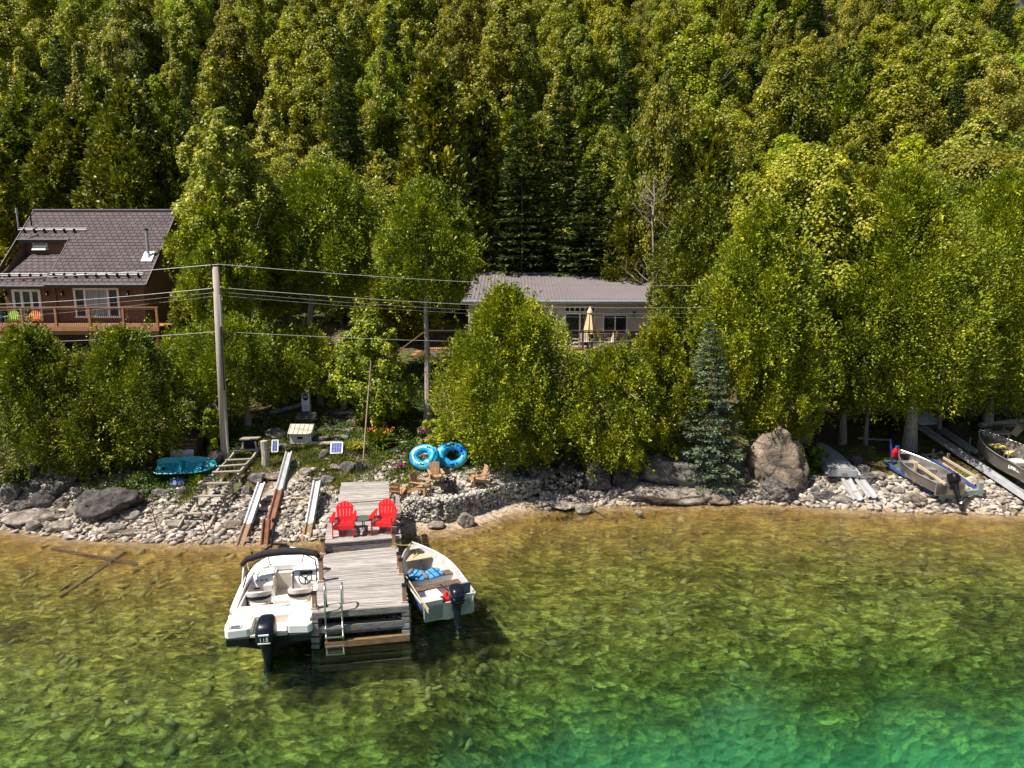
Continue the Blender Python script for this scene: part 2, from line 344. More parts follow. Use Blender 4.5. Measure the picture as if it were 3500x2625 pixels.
# ---------------------------------------------------------------- terrain
SH = [P(*q) for q in ((-300, 1800), (0, 1805), (300, 1840), (600, 1852), (800, 1852), (1000, 1845), (1200, 1835), (1400, 1818), (1560, 1812), (1640, 1790), (1750, 1752), (1900, 1732), (2200, 1722), (2600, 1716), (2900, 1738), (3150, 1748), (3500, 1758), (3900, 1765))]
SHX = [p.x for p in SH]; SHY = [p.y for p in SH]
def shore(x): return np.interp(x, SHX, SHY)
WALL = [P(1384, 1800, -.1) + Vector((0, .45, 0)), P(1500, 1806, -.1) + Vector((0, .45, 0)), P(1600, 1782, -.1) + Vector((0, .45, 0)), P(1700, 1744, -.1) + Vector((0, .4, 0)), P(1828, 1722, -.1) + Vector((0, .35, 0))]
def wally(x): return np.interp(x, [p.x for p in WALL], [p.y for p in WALL])
MIDd = [-40, -24, -12.6, -11.3, -10.0, -8.0, -4, -1.5, 0, 1, 2.2, 3.6, 5.2, 8, 13, 18, 24, 30, 40, 75, 120]
MIDz = [-9, -7.5, -5.4, -4.1, -2.5, -1.25, -.55, -.2, 0, .35, .8, 1.25, 1.75, 2.4, 3.4, 3.7, 4.2, 6.2, 14.5, 44, 60]
RTd = [-40, -24, -13.2, -11.6, -9.8, -7.6, -4, -1.5, 0, .8, 2, 4, 8, 12, 18, 26, 30, 40, 75, 120]
RTz = [-9, -7.5, -5.6, -4.4, -2.6, -1.4, -.6, -.2, 0, .35, .6, .85, 1.15, 1.6, 3.0, 4.8, 6.5, 14.5, 44, 60]
def terr(x, y):
    x = np.asarray(x, float); y = np.asarray(y, float)
    d = y - shore(x); a = np.interp(d, MIDd, MIDz); b = np.interp(d, RTd, RTz)
    k = np.clip((x - 9) / 4, 0, 1); z = a * (1 - k) + b * k
    k2 = np.clip((x - .5) / 2, 0, 1) * (1 - np.clip((x - 11) / 3, 0, 1))      # steep low bank behind the flat boulders
    bank = np.interp(d, [-99, 0, .7, 1.4, 3, 13], [0, 0, .35, .9, 1.0, 0]); z = z + np.where(d > 0, bank * k2 * .12, 0)
    # level patio behind the gabion wall
    kp = np.exp(-(((x + 1.5) / 2.65) ** 12)) * np.clip((y - wally(x) + .05) / .3, 0, 1) * (1 - np.clip((d - 3.4) / 1.5, 0, 1))
    z = np.where((d > -.3) & (y < wally(x) + .1) & (np.abs(x + 1.5) < 2.65), np.minimum(z, np.clip(d, -.3, 1) * .13), z); z = z * (1 - kp) + (1.0 + (d - 2) * .08) * kp
    amp = np.clip(np.abs(d) / 3, .15, 1.6) * np.where(d < 0, .5, 1)
    z = z + amp * .10 * (np.sin(x * 1.3 + y * .7) * np.cos(y * 1.1 - x * .4) + .5 * np.sin(x * 3.1 - y * 2.3) + .3 * np.sin(x * 5.7 + 1) * np.sin(y * 6.3))
    return z
def tz(x, y): return float(terr(x, y))
def ground_hit(px, py):
    """where the sight line through a photo pixel meets the land"""
    d = ray(px, py); lo = 10 / d.y
    t = lo
    while t < 140:
        p = Vector((0, 0, CH)) + d * t
        if p.z < max(tz(p.x, p.y), 0): break
        t += .08
    return Vector((p.x, p.y, max(tz(p.x, p.y), 0)))
def make_terrain():
    xs = np.concatenate([np.arange(-140, -34, 2.0), np.arange(-34, 34, .28), np.arange(34, 141, 2.0)])
    ys = np.concatenate([np.arange(-12, 10, 1.0), np.arange(10, 44, .22), np.arange(44, 172, 1.6)])
    X, Y = np.meshgrid(xs, ys); Z = terr(X, Y)
    V = np.stack([X, Y, Z], -1).reshape(-1, 3); nx = len(xs); ny = len(ys)
    i, j = np.meshgrid(np.arange(nx - 1), np.arange(ny - 1)); a = (j * nx + i).ravel()
    Fc = np.stack([a, a + 1, a + nx + 1, a + nx], -1)
    m, n, l, b = newmat('ground'); tc = n.new('ShaderNodeTexCoord'); ob = tc.outputs['Object']
    sx = n.new('ShaderNodeSeparateXYZ'); l.new(ob, sx.inputs[0]); zz = sx.outputs[2]
    n1 = noisetex(n, l, ob, .55, 4); n4 = noisetex(n, l, ob, .42, 7, .72); n2 = noisetex(n, l, ob, 3.2, 5, .7); n3 = noisetex(n, l, ob, 14, 4, .7)
    soil = mixc(n, l, n2, (.05, .034, .022), (.21, .14, .088))
    green = mixc(n, l, n3, (.05, .075, .015), (.17, .17, .045))
    land = mixc(n, l, ramp(n, l, n1, (.42, (0, 0, 0)), (.56, (1, 1, 1))), soil, green)
    gravel = mixc(n, l, n3, (.28, .24, .20), (.55, .48, .41))
    def step(src, a, b_):
        mr = n.new('ShaderNodeMapRange'); l.new(src, mr.inputs[0]); mr.inputs[1].default_value = a; mr.inputs[2].default_value = b_; return mr.outputs[0]
    ad = n.new('ShaderNodeMath'); ad.operation = 'MULTIPLY_ADD'; l.new(n2, ad.inputs[0]); ad.inputs[1].default_value = .9; l.new(zz, ad.inputs[2])
    at = n.new('ShaderNodeAttribute'); at.attribute_name = 'beach'; top = mixc(n, l, at.outputs['Fac'], land, gravel)
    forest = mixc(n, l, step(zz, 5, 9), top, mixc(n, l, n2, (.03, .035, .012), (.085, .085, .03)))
    # lake bed: algae-stained stones, then pale sand where it drops away
    mp = n.new('ShaderNodeMapping'); l.new(ob, mp.inputs[0]); mp.inputs['Scale'].default_value = (.72, 1.5, .4); mp.inputs['Rotation'].default_value = (0, 0, -.35)
    vo = n.new('ShaderNodeTexVoronoi'); vo.inputs['Scale'].default_value = 6.5; vo.inputs['Randomness'].default_value = 1
    dn = n.new('ShaderNodeTexNoise'); dn.inputs['Scale'].default_value = 1.4; dn.inputs['Detail'].default_value = 5; l.new(mp.outputs[0], dn.inputs['Vector'])
    warp = mixc(n, l, .30, mp.outputs[0], dn.outputs['Color']); l.new(warp, vo.inputs['Vector'])
    cell = ramp(n, l, vo.outputs['Color'], (.1, (.085, .055, .014)), (.5, (.20, .125, .028)), (.9, (.42, .29, .085)))
    dirt = ramp(n, l, noisetex(n, l, mp.outputs[0], .8, 6, .72), (.36, (.22, .24, .18)), (.50, (.75, .8, .7)), (.66, (1.3, 1.3, 1.1)))
    fine = ramp(n, l, noisetex(n, l, mp.outputs[0], 9, 6, .8), (.40, (.32, .32, .32)), (.54, (1.25, 1.25, 1.25)))
    ve = n.new('ShaderNodeTexVoronoi'); ve.feature = 'DISTANCE_TO_EDGE'; ve.inputs['Scale'].default_value = 2.1; l.new(warp, ve.inputs['Vector'])
    crev = ramp(n, l, ve.outputs['Distance'], (.0, (.50, .50, .46)), (.10, (1.12, 1.12, 1.08)))
    bed = mixc(n, l, 1., mixc(n, l, 1., mixc(n, l, 1., cell, dirt, 'MULTIPLY'), fine, 'MULTIPLY'), crev, 'MULTIPLY')
    shallow = mixc(n, l, step(zz, -.10, .06), mixc(n, l, .35, bed, (.36, .19, .06)), mixc(n, l, n3, (.36, .25, .14), (.52, .42, .32)))
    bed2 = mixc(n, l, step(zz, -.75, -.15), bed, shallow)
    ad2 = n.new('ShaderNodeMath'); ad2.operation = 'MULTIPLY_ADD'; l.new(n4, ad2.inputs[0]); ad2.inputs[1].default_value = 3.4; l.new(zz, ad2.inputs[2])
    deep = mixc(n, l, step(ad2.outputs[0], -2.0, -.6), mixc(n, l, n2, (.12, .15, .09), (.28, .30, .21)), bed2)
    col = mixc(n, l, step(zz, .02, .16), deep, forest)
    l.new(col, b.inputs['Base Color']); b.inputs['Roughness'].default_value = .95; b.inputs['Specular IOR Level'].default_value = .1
    mx = n.new('ShaderNodeMath'); mx.operation = 'ADD'; l.new(n2, mx.inputs[0]); l.new(vo.outputs['Distance'], mx.inputs[1])
    bump(n, l, b, mx.outputs[0], 1, .14)
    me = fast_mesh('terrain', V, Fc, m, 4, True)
    d = Y - shore(X); lim = np.where(X < -9.2, 2.7, np.where(X < -.4, 4.4, np.where(X < 9, 1.2, 2.2))) + .5 * np.sin(X * 2.1 + Y) + .3 * np.sin(X * 5.3 - Y * 3)
    bc = np.clip((lim - d) / .6 + .5, 0, 1); at_ = me.attributes.new('beach', 'FLOAT', 'POINT'); at_.data.foreach_set('value', bc.ravel().astype(np.float32))
    return tag(link('ground_terrain', me), kind='structure')
make_terrain()
def make_water():
    xs = np.array([-139, 139.]); ys = np.array([-11.5, 40.])
    mb = MB().box((0, 14, -6), (276, 51, 12))
    m, n, l, b = newmat('lake_water'); n.remove(b)
    v = coord(n, l, 'Object', (1, 1.0, 1), (0, 0, .30)); v2 = coord(n, l, 'Object', (.45, 1.5, 1), (0, 0, .30))
    h1 = noisetex(n, l, v2, 1.5, 3, .55, .6); h2 = noisetex(n, l, v2, 5.5, 3, .6, .4)
    sx = n.new('ShaderNodeSeparateXYZ'); tc = n.new('ShaderNodeTexCoord'); l.new(tc.outputs['Object'], sx.inputs[0])
    mr = n.new('ShaderNodeMapRange'); l.new(sx.outputs[1], mr.inputs[0]); mr.inputs[1].default_value = 11; mr.inputs[2].default_value = -4; mr.inputs[3].default_value = .16; mr.inputs[4].default_value = 1.0
    ad = n.new('ShaderNodeMath'); ad.operation = 'MULTIPLY_ADD'; l.new(h2, ad.inputs[0]); ad.inputs[1].default_value = .3; l.new(h1, ad.inputs[2])
    hm = n.new('ShaderNodeMath'); hm.operation = 'MULTIPLY'; l.new(ad.outputs[0], hm.inputs[0]); l.new(mr.outputs[0], hm.inputs[1])
    bp = n.new('ShaderNodeBump'); bp.inputs['Strength'].default_value = 1; bp.inputs['Distance'].default_value = .42; l.new(hm.outputs[0], bp.inputs['Height'])
    tr = n.new('ShaderNodeBsdfTransparent'); rf = n.new('ShaderNodeBsdfRefraction'); rf.inputs['IOR'].default_value = 1.2; rf.inputs['Roughness'].default_value = 0
    gl = n.new('ShaderNodeBsdfGlossy'); gl.inputs['Roughness'].default_value = .03; fr = n.new('ShaderNodeFresnel'); fr.inputs['IOR'].default_value = 1.33
    for q in (rf, gl, fr): l.new(bp.outputs[0], q.inputs['Normal'])
    a = n.new('ShaderNodeMixShader'); a.inputs[0].default_value = .32; l.new(tr.outputs[0], a.inputs[1]); l.new(rf.outputs[0], a.inputs[2])
    c = n.new('ShaderNodeMixShader'); l.new(fr.outputs[0], c.inputs[0]); l.new(a.outputs[0], c.inputs[1]); l.new(gl.outputs[0], c.inputs[2])
    l.new(c.outputs[0], n['Material Output'].inputs['Surface'])
    va = n.new('ShaderNodeVolumeAbsorption'); va.inputs['Color'].default_value = (.18, .935, .70, 1); va.inputs['Density'].default_value = .225
    l.new(va.outputs[0], n['Material Output'].inputs['Volume'])
    tag(mb.build('lake_water', m), kind='structure')
make_water()
# ---------------------------------------------------------------- stones
import bmesh
def ico(sub):
    bm = bmesh.new(); bmesh.ops.create_icosphere(bm, subdivisions=sub, radius=1); bm.verts.ensure_lookup_table()
    V = np.array([v.co[:] for v in bm.verts]); Fc = np.array([[v.index for v in f.verts] for f in bm.faces]); bm.free(); return V, Fc
ICO = {k: ico(k) for k in (1, 2, 4, 5)}
def rockshape(sub, r, planes=9, lo=.55, hi=.95):
    V, Fc = ICO[sub]; N = r.normal(size=(planes, 3)); N /= np.linalg.norm(N, axis=1)[:, None]; D = r.uniform(lo, hi, planes)
    dot = V @ N.T; t = np.where(dot > .05, D / np.maximum(dot, .05), 9).min(1); t = np.minimum(t, 1.0)
    return V * t[:, None], Fc
def rough(V, amp, sc_, off, oct=5):
    out = V.copy()
    for i, p in enumerate(V):
        q = Vector(p) * sc_ + off; nrm = Vector(p).normalized()
        k = noise.fractal(q, .8, 2.1, oct) * amp
        c = abs(noise.noise(q * .9 + Vector((5, 1, 2)))); k -= amp * .9 * max(0, .10 - c) * 10 * .35     # cracks
        out[i] = p + np.array(nrm) * k
    return out
rock_n = 0
def boulder(name, label, px, py, wpx, hpx, mat, z=None, sub=4, depth=.8, sink=.12, planes=10, amp=.05, shape=None, group=None, rz=None):
    """px, py = middle of the foot in the photo; wpx, hpx = its width and height there"""
    global rock_n; rock_n += 1
    g = P(px, py, z) if z is not None else ground_hit(px, py)
    s = F / (g.y * cp + (CH - g.z) * sp); W = wpx / s
    H = max(.12, (hpx / s - W * depth * .10)) if hpx > 0 else W * .4
    r = np.random.default_rng(rock_n * 7 + 3)
    V, Fc = rockshape(sub, r, planes)
    if shape: V = shape(V)
    V = V - V.mean(0) * 0; V = V / np.array([(V[:, 0].max() - V[:, 0].min()) / 2, (V[:, 1].max() - V[:, 1].min()) / 2, (V[:, 2].max() - V[:, 2].min()) / 2])
    V = rough(V, amp * 1.25, 1.9, Vector((rock_n * 3.1, 0, 0))) if sub >= 4 else V
    Ht = H * (1 + sink); V = V * np.array([W / 2, W * depth / 2, Ht / 2])
    a = r.uniform(-.25, .25) if rz is None else rz; ca, sa = math.cos(a), math.sin(a)
    V = np.stack([V[:, 0] * ca - V[:, 1] * sa, V[:, 0] * sa + V[:, 1] * ca, V[:, 2] + Ht / 2 - H * sink], -1)
    o = link(name, fast_mesh(name, V, Fc, mat, 3, sub >= 5), None, (g.x, g.y + W * depth * .34, g.z))
    return tag(o, label, 'rock', group)
BG = 'boulders along the lake shore'
def bigtop(V):   # leaning pyramid-like top, heavy foot
    k = np.clip((V[:, 2] + 1) / 2, 0, 1); V = V.copy(); V[:, 0] = V[:, 0] * (1 - .50 * k ** 1.5) + .06 * k; V[:, 1] *= (1 - .45 * k); V[:, 2] += .10 * k * (1 - np.abs(V[:, 0])); return V
def slab(V):
    V = V.copy(); V[:, 2] = np.minimum(V[:, 2], .5 - .25 * V[:, 0]); return V
boulder('boulder', 'huge tan boulder, the tallest rock on the shore, right of the blue spruce', 2662, 1706, 214, 258, 'rocktan', 0, 5, .8, .06, 16, .12, bigtop, BG, 0)
boulder('boulder', 'rough grey boulder in front of the foot of the huge tan boulder', 2668, 1724, 130, 92, 'rock', 0, 5, .7, .1, 10, .15, None, BG)
boulder('boulder', 'big flat topped pale slab lying at the waterline, longest of the shore rocks', 2292, 1724, 330, 74, 'rockpale', 0, 5, .42, .2, 9, .09, slab, BG, 0)
boulder('boulder', 'broad dark grey sloping slab behind the long pale slab at the waterline', 2315, 1672, 285, 130, 'rock', None, 5, .6, .15, 8, .08, slab, BG, 0)
boulder('boulder', 'dark grey block under the blue spruce, left of the huge tan boulder', 2492, 1676, 145, 112, 'rockdark', None, 5, .7, .15, 8, .10, None, BG)
boulder('boulder', 'dark hollowed boulder under the exposed cedar roots', 2042, 1690, 120, 118, 'rockdark', None, 5, .7, .15, 8, .11, None, BG)
boulder('boulder', 'dark jagged rock between the hollowed boulder and the broad sloping slab', 2132, 1684, 96, 84, 'rockdark', None, 5, .7, .15, 8, .11, None, BG)
boulder('boulder', 'massive dark grey boulder on the left shore in front of the cedar hedge', 350, 1790, 218, 125, 'rockdark', None, 5, .7, .12, 9, .12, None, BG, 0)
small = [(60, 1800, 145, 48, 'rockpale', 'long pale flat slab at the waterline on the left edge'), (142, 1742, 95, 60, 'rockdark', 'bluish dark rock second left of the massive dark boulder'),
 (192, 1700, 50, 62, 'rock', 'upright grey rock under the left cedar hedge'), (95, 1692, 60, 52, 'rock', 'grey block under the far left hedge'), (22, 1722, 75, 78, 'rock', 'tall grey rock at the left edge of the photo'),
 (206, 1745, 60, 45, 'rocktan', 'brown tinted rock just left of the massive dark boulder'), (150, 1790, 100, 52, 'rockpale', 'pale angular rock left of the massive dark boulder'), (192, 1822, 84, 36, 'rockpale', 'pale slab awash left of the massive dark boulder'),
 (105, 1822, 55, 40, 'rockpale', 'small pale rock touching the water near the left edge'), (394, 1832, 60, 38, 'rockpale', 'pale rock at the waterline below the massive dark boulder'), (440, 1836, 62, 26, 'rocktan', 'flat brown rock at the waterline right of a pale one'),
 (372, 1845, 50, 18, 'rocktan', 'low brown rock awash below the massive dark boulder'), (490, 1702, 40, 30, 'rock', 'small grey rock in the row right of the massive dark boulder'), (545, 1706, 66, 34, 'rock', 'long grey rock under the teal boat'),
 (440, 1780, 78, 40, 'rockpale', 'slanting pale slab leaning right of the massive dark boulder'), (60, 1760, 70, 50, 'rock', 'grey rock between the left edge and the bluish dark rock'), (240, 1770, 60, 34, 'rockpale', 'pale wedge in front of the massive dark boulder'),
 (622, 1700, 40, 40, 'rock', 'grey rock left of the wooden boat track'), (590, 1808, 60, 24, 'rockpale', 'flat pale rock at the foot of the wooden boat track'), (788, 1812, 66, 28, 'rocktan', 'tan slab at the waterline between track and steel ramps'),
 (1188, 1618, 56, 42, 'rock', 'grey rock above the top of the dock ramp'), (1116, 1660, 52, 34, 'rock', 'grey rock left of the top of the dock'), (1043, 1625, 46, 26, 'rockpale', 'white rock right of the long steel ramp'),
 (873, 1658, 56, 36, 'rock', 'grey rock between the stump post and the long steel ramp'), (841, 1700, 50, 36, 'rock', 'grey cubic rock right of the wooden boat track'), (1106, 1568, 38, 36, 'rock', 'upright grey rock left of the tilted solar panel'),
 (1076, 1612, 28, 16, 'rockpale', 'small white rock on the bank above the dock'), (935, 1500, 78, 36, 'rock', 'flat grey rock left of the beige hut'), (1045, 1450, 84, 44, 'rock', 'rough grey rock under the hanging sign'),
 (967, 1542, 38, 26, 'rock', 'small grey rock right of the stump post'), (733, 1592, 64, 46, 'rockdark', 'dark boulder at the foot of the utility pole'), (856, 1788, 100, 40, 'rock', 'low grey ledge between two steel ramps'),
 (1000, 1600, 50, 26, 'rockpale', 'pale rock beside the top of the long steel ramp'), (1140, 1612, 50, 24, 'rockpale', 'pale rock in the grass above the dock'), (930, 1640, 70, 22, 'rocktan', 'flat tan rock left of the long steel ramp'),
 (2456, 1674, 82, 44, 'rock', 'grey rock filling the gap left of the block under the blue spruce'), (2462, 1728, 92, 40, 'rocktan', 'tan rock awash left of the huge tan boulder'), (2098, 1702, 46, 26, 'rockpale', 'small pale rock below the jagged dark rock'),
 (1994, 1710, 60, 36, 'rock', 'grey pitted rock on the small beach right of the gabion wall'), (1994, 1756, 62, 34, 'rockpale', 'lone pale rock in the water beside the black hose'), (1858, 1738, 62, 24, 'rockpale', 'flat pale rock right of the end of the gabion wall'),
 (1926, 1744, 88, 28, 'rockpale', 'long pale rock on the edge of the small beach'), (2568, 1694, 48, 26, 'rocktan', 'small tan rock wedged left of the huge tan boulder'), (2184, 1762, 32, 18, 'rockpale', 'tiny pale rock standing out of the shallow water'),
 (2955, 1628, 52, 38, 'rock', 'round grey rock right of the overturned boat, upper of two'), (2976, 1662, 62, 44, 'rock', 'grey boulder right of the overturned boat, lower of two'), (2994, 1682, 32, 24, 'rock', 'small grey rock below the two right of the overturned boat'),
 (2790, 1690, 38, 30, 'rock', 'grey rock left of the ramp under the overturned boat'), (2828, 1722, 74, 46, 'rock', 'grey rock at the water left of the pale ramp'), (2884, 1728, 62, 34, 'rockpale', 'pale rock under the foot of the pale ramp'),
 (3004, 1642, 50, 30, 'rockpale', 'white rock between the grey rocks and the blue cradle'), (3122, 1732, 58, 46, 'rockpale', 'pale rock at the water left of the blue cradle'), (3157, 1722, 42, 28, 'rocktan', 'tan rock touching the left end of the blue cradle'),
 (3432, 1752, 42, 22, 'rocktan', 'tan rock in the water at the far right, left of a pair'), (3462, 1757, 44, 18, 'rocktan', 'tan rock in the water at the far right, right of a pair'), (2934, 1592, 44, 34, 'rock', 'pale grey rock behind the stern of the overturned boat'),
 (2770, 1718, 36, 20, 'rockpale', 'white rock at the right foot of the huge tan boulder'), (2914, 1738, 46, 16, 'rocktan', 'flat tan rock awash below the pale ramp'), (3080, 1690, 46, 28, 'rockpale', 'pale rock halfway down the left side of the blue cradle'),
 (1490, 1812, 60, 28, 'rockpale', 'pale rock in the water at the foot of the gabion wall, left of two'), (1586, 1806, 62, 52, 'rockpale', 'pale pointed rock in the water beside the gabion wall, right of two'), (1725, 1650, 62, 44, 'rockpale', 'hollow pale rock behind the gabion wall'),
 (3070, 1330, 0, 0, None, None)]
for px, py, wp, hp, mt, lab in small:
    if mt: boulder('boulder', lab, px, py, wp, hp, mt, None, 4 if wp > 45 else 2, .8, .2, 7, .09, None, BG)
# loose cobbles of the beach: nobody could count them
def stones_mesh(name, pts, sizes, mat, flat=.6, sub=1, seed=3):
    r = np.random.default_rng(seed); temps = [rockshape(sub, r, int(r.integers(7, 12)), .34, .8)[0] for _ in range(20)]; Fc = ICO[sub][1]
    VV = []; FF = []; nv = len(temps[0])
    for i, (p, s) in enumerate(zip(pts, sizes)):
        V = temps[i % 20] * np.array([s * 1.15, s * r.uniform(.5, 1), s * flat * r.uniform(.6, 1.1)]) * .5
        q = np.array(Euler((r.normal() * .3, r.normal() * .3, r.uniform(0, 6.3))).to_matrix()); VV.append(V @ q.T + np.array(p)); FF.append(Fc + i * nv)
    return fast_mesh(name, np.concatenate(VV), np.concatenate(FF), mat, 3)
def scatter(n, x0, x1, d0, d1, smin, smax, r, keep=None, pw=2.5):
    pts = []; sz = []
    while len(pts) < n:
        x = r.uniform(x0, x1); d = r.uniform(d0, d1); y = float(shore(x)) + d
        if keep and not keep(x, y, d, r): continue
        s = smin + (smax - smin) * r.random() ** pw
        pts.append((x, y, tz(x, y) + s * .08)); sz.append(s)
    return pts, sz
r_ = np.random.default_rng(21)
def keepmid(x, y, d, r):
    lim = 2.6 if x < -9.2 else (3.9 if x < -5.6 else (4.6 if x < 1 else 1.9))
    if x > 2 and x < 9: lim = 1.9
    if -4.0 < x < 1.1 and y < wally(x) + .4: return False
    return d < lim * (.8 + .3 * math.sin(x * 2.3)) or r.random() < .04
p1, s1 = scatter(15000, -21, 9.5, -.12, 5, .05, .50, r_, keepmid, 3.6)
p2, s2 = scatter(5200, 9.5, 23, -.12, 2.3, .05, .60, r_, None, 3.6)
tag(link('shore_cobbles', stones_mesh('shore_cobbles', p1 + p2, s1 + s2, 'cobble', .48)), 'loose white and cream limestone cobbles along the shore', 'cobbles', kind='stuff')
M['wetdark'] = G('submerged_timber', (.10, .065, .03), (.04, .028, .014), 5, .8, bs=.6)
M['bedstone'] = G('bed_stone', (.36, .26, .085), (.13, .09, .028), 3, .95, bs=.6, bd=.02, island=.5)
p3, s3 = scatter(5200, -24, 25, -9.5, -.6, .10, .55, r_, lambda x, y, d, r: (math.sin(x * .7 + y * .5) + math.sin(y * 1.1 - x * .23)) > -.6 + r.normal() * .5, 4)
p3 = [(a, b_, c - .03) for a, b_, c in p3]
tag(link('lakebed_stones', stones_mesh('lakebed_stones', p3, s3, 'bedstone', .26, 1, 5)), 'algae stained stones lying on the lake bed', 'lakebed stones', kind='stuff')
# ---------------------------------------------------------------- gabion wall and dry stone wall
def wall_of_stones(name, label, cat, path, hgt, thick, n, mat, smin=.10, smax=.22, cage=True):
    root = T(name, label, cat, path[0]); r = np.random.default_rng(n); pts = []; sz = []
    L = [(Vector(path[i + 1]) - Vector(path[i])).length for i in range(len(path) - 1)]; tot = sum(L)
    for k in range(n):
        t = r.uniform(0, tot); i = 0
        while t > L[i] and i < len(L) - 1: t -= L[i]; i += 1
        a, b = Vector(path[i]), Vector(path[i + 1]); p = a.lerp(b, t / L[i]); d = (b - a).normalized(); nr = Vector((-d.y, d.x, 0))
        u = r.uniform(-.5, .5); v = r.random()
        if r.random() < .62: 
            if r.random() < .6: u = -.5 + .04 * r.random()
            else: v = 1 - .06 * r.random()
        pts.append(tuple(p + nr * u * thick * (1 - .08 * v) + Vector((0, 0, v * hgt * (.94 + .06 * math.sin(t * 2))))- Vector(path[0]))); sz.append(r.uniform(smin, smax))
    link('stone_fill', stones_mesh('stone_fill', pts, sz, mat, .75, 1, n), root)
    if cage:
        mb = MB()
        for i in range(len(path) - 1):
            a, b = Vector(path[i]), Vector(path[i + 1]); d = (b - a).normalized(); nr = Vector((-d.y, d.x, 0)); f0 = -nr * (thick / 2 + .09)
            m_ = int(L[i] / .42) + 1
            for k in range(m_ + 1):
                p = a.lerp(b, k / m_); mb.tube([p + f0, p + f0 + Vector((0, 0, hgt)) + nr * .05, p + nr * thick / 2 + Vector((0, 0, hgt + .06))], .004, 4)
            for z in (.25, .5, .75, 1.0): mb.tube([a + f0 * (1.02 - .05 * z) + Vector((0, 0, hgt * z)), b + f0 * (1.02 - .05 * z) + Vector((0, 0, hgt * z))], .004, 4)
        mb.build('wire_cage', 'steel', root, world=True)
    return root
def S(px, py, z=0.0): p = P(px, py, z); return Vector((p.x, p.y, z))
wall_of_stones('gabion_wall', 'stone filled gabion wall curving from the dock along the beach', 'gabion wall', WALL, 1.04, .80, 3000, 'gabstone', .10, .25)
wall_of_stones('dry_stone_wall', 'shaded low dry stone wall under the big cedar bush', 'stone wall', [S(1770, 1655, .5), S(1860, 1665, .5), S(1990, 1672, .4)], .75, .5, 420, 'rock', .16, .34, False)
# ---------------------------------------------------------------- dock
def q4(a, z): return [Vector((*P(px, py, z)[:2], z)) for px, py in a]
dock = T('dock', 'weathered grey timber crib dock stepping down into the lake', 'dock', (*P(1240, 2080, 0)[:2], 0))
def boards(mb, FL, FR, BR, BL, n, gap=.06, th=.04, r=None):
    for i in range(n):
        t0 = i / n; t1 = (i + 1 - gap) / n; e = random.uniform(-.012, .012)
        a, b = FL.lerp(BL, t0), FR.lerp(BR, t0); c, d = FR.lerp(BR, t1), FL.lerp(BL, t1); x = (b - a).normalized() * e
        top = [a + x, b + x, c + x, d + x]; dz = Vector((0, 0, random.uniform(-.004, .004))); top = [p + dz for p in top]; bot = [p - Vector((0, 0, th)) for p in top]
        mb.add(bot + top, [(3, 2, 1, 0), (4, 5, 6, 7), (0, 1, 5, 4), (1, 2, 6, 5), (2, 3, 7, 6), (3, 0, 4, 7)])
Z1, Z2, Z3, Z4 = .95, 1.25, 1.46, 1.50
sec1 = q4([(1066, 2093), (1397, 2067), (1359, 1866), (1108, 1893)], Z1)
sec2 = q4([(1109, 1857), (1371, 1836), (1364, 1771), (1121, 1785)], Z2)
sec3 = q4([(1123, 1767), (1352, 1757), (1343, 1704), (1134, 1720)], Z3)
s4a = q4([(1155, 1719), (1331, 1707)], Z4); s4b = q4([(1328, 1645), (1166, 1649)], 1.72)
for nm, q, n in (('lower_deck', sec1, 28), ('middle_deck', sec2, 11), ('upper_deck', sec3, 12)):
    mb = MB(); boards(mb, q[0], q[1], q[2], q[3], n); mb.build(nm, 'dock', dock, True)
mb = MB(); boards(mb, s4a[0], s4a[1], s4b[0], s4b[1], 14); mb.build('ramp_deck', 'dock', dock, True)
up = Vector((0, 0, 1))
def face_timbers(mb, a, b, zs, h, w=.14, mi=0):
    for k, z in enumerate(zs): mb.beam(Vector((a.x, a.y, z)), Vector((b.x, b.y, z)), w, h, mi)
mb = MB()   # risers, side beams
for (a, b, z0, z1) in ((sec2[0], sec2[1], Z1, Z2), (sec3[0], sec3[1], Z2, Z3)):
    m = (z1 - z0) / 2
    off = (b - a).normalized().cross(up) * -.02
    mb.beam(a + Vector((0, .06, z0 - z1 + m / 2)), b + Vector((0, .06, z0 - z1 + m / 2)), .1, m - .012)
    mb.beam(a + Vector((0, .085, -m / 2 - .045)), b + Vector((0, .085, -m / 2 - .045)), .1, m - .07)
mb.build('riser', 'timber', dock, True)
mb = MB()
for q, zz in ((sec1, Z1), (sec2, Z2), (sec3, Z3)):
    for a, b in ((q[0], q[3]), (q[1], q[2])):
        inn = .07 if a is q[0] else -.07
        for k in range(3): mb.beam(a + Vector((inn, .05, -.14 - k * .22)), b + Vector((inn, 0, -.14 - k * .22)), .14, .19)
mb.beam(s4a[0] + Vector((.06, 0, -.13)), s4b[1] + Vector((.06, 0, -.13)), .1, .16); mb.beam(s4a[1] + Vector((-.06, 0, -.13)), s4b[0] + Vector((-.06, 0, -.13)), .1, .16)
mb.beam(sec3[1] + Vector((.10, -.1, -.02)), sec3[2] + Vector((.14, .1, .02)), .13, .16); 
mb.build('side_beams', 'timber', dock, True)
a, b = sec1[0], sec1[1]; dxy = (b - a).normalized(); fw = Vector((dxy.y, -dxy.x, 0))
mb = MB(); mb.beam(a + fw * .03 - up * .075, b + fw * .03 - up * .075, .05, .15); mb.build('front_fascia', 'timber', dock, True)
mb = MB()
for k, (z, st, en, inn) in enumerate(((.69, .13, .93, .34), (.485, .0, 1.0, .04), (.27, .05, .97, .30))):
    p0, p1_ = a.lerp(b, st), a.lerp(b, en); p0 = p0 - fw * inn; p1_ = p1_ - fw * inn
    mb.beam(Vector((p0.x, p0.y, z)), Vector((p1_.x, p1_.y, z + random.uniform(-.02, .02))), .17, .155, up=(.04, 0, 1))
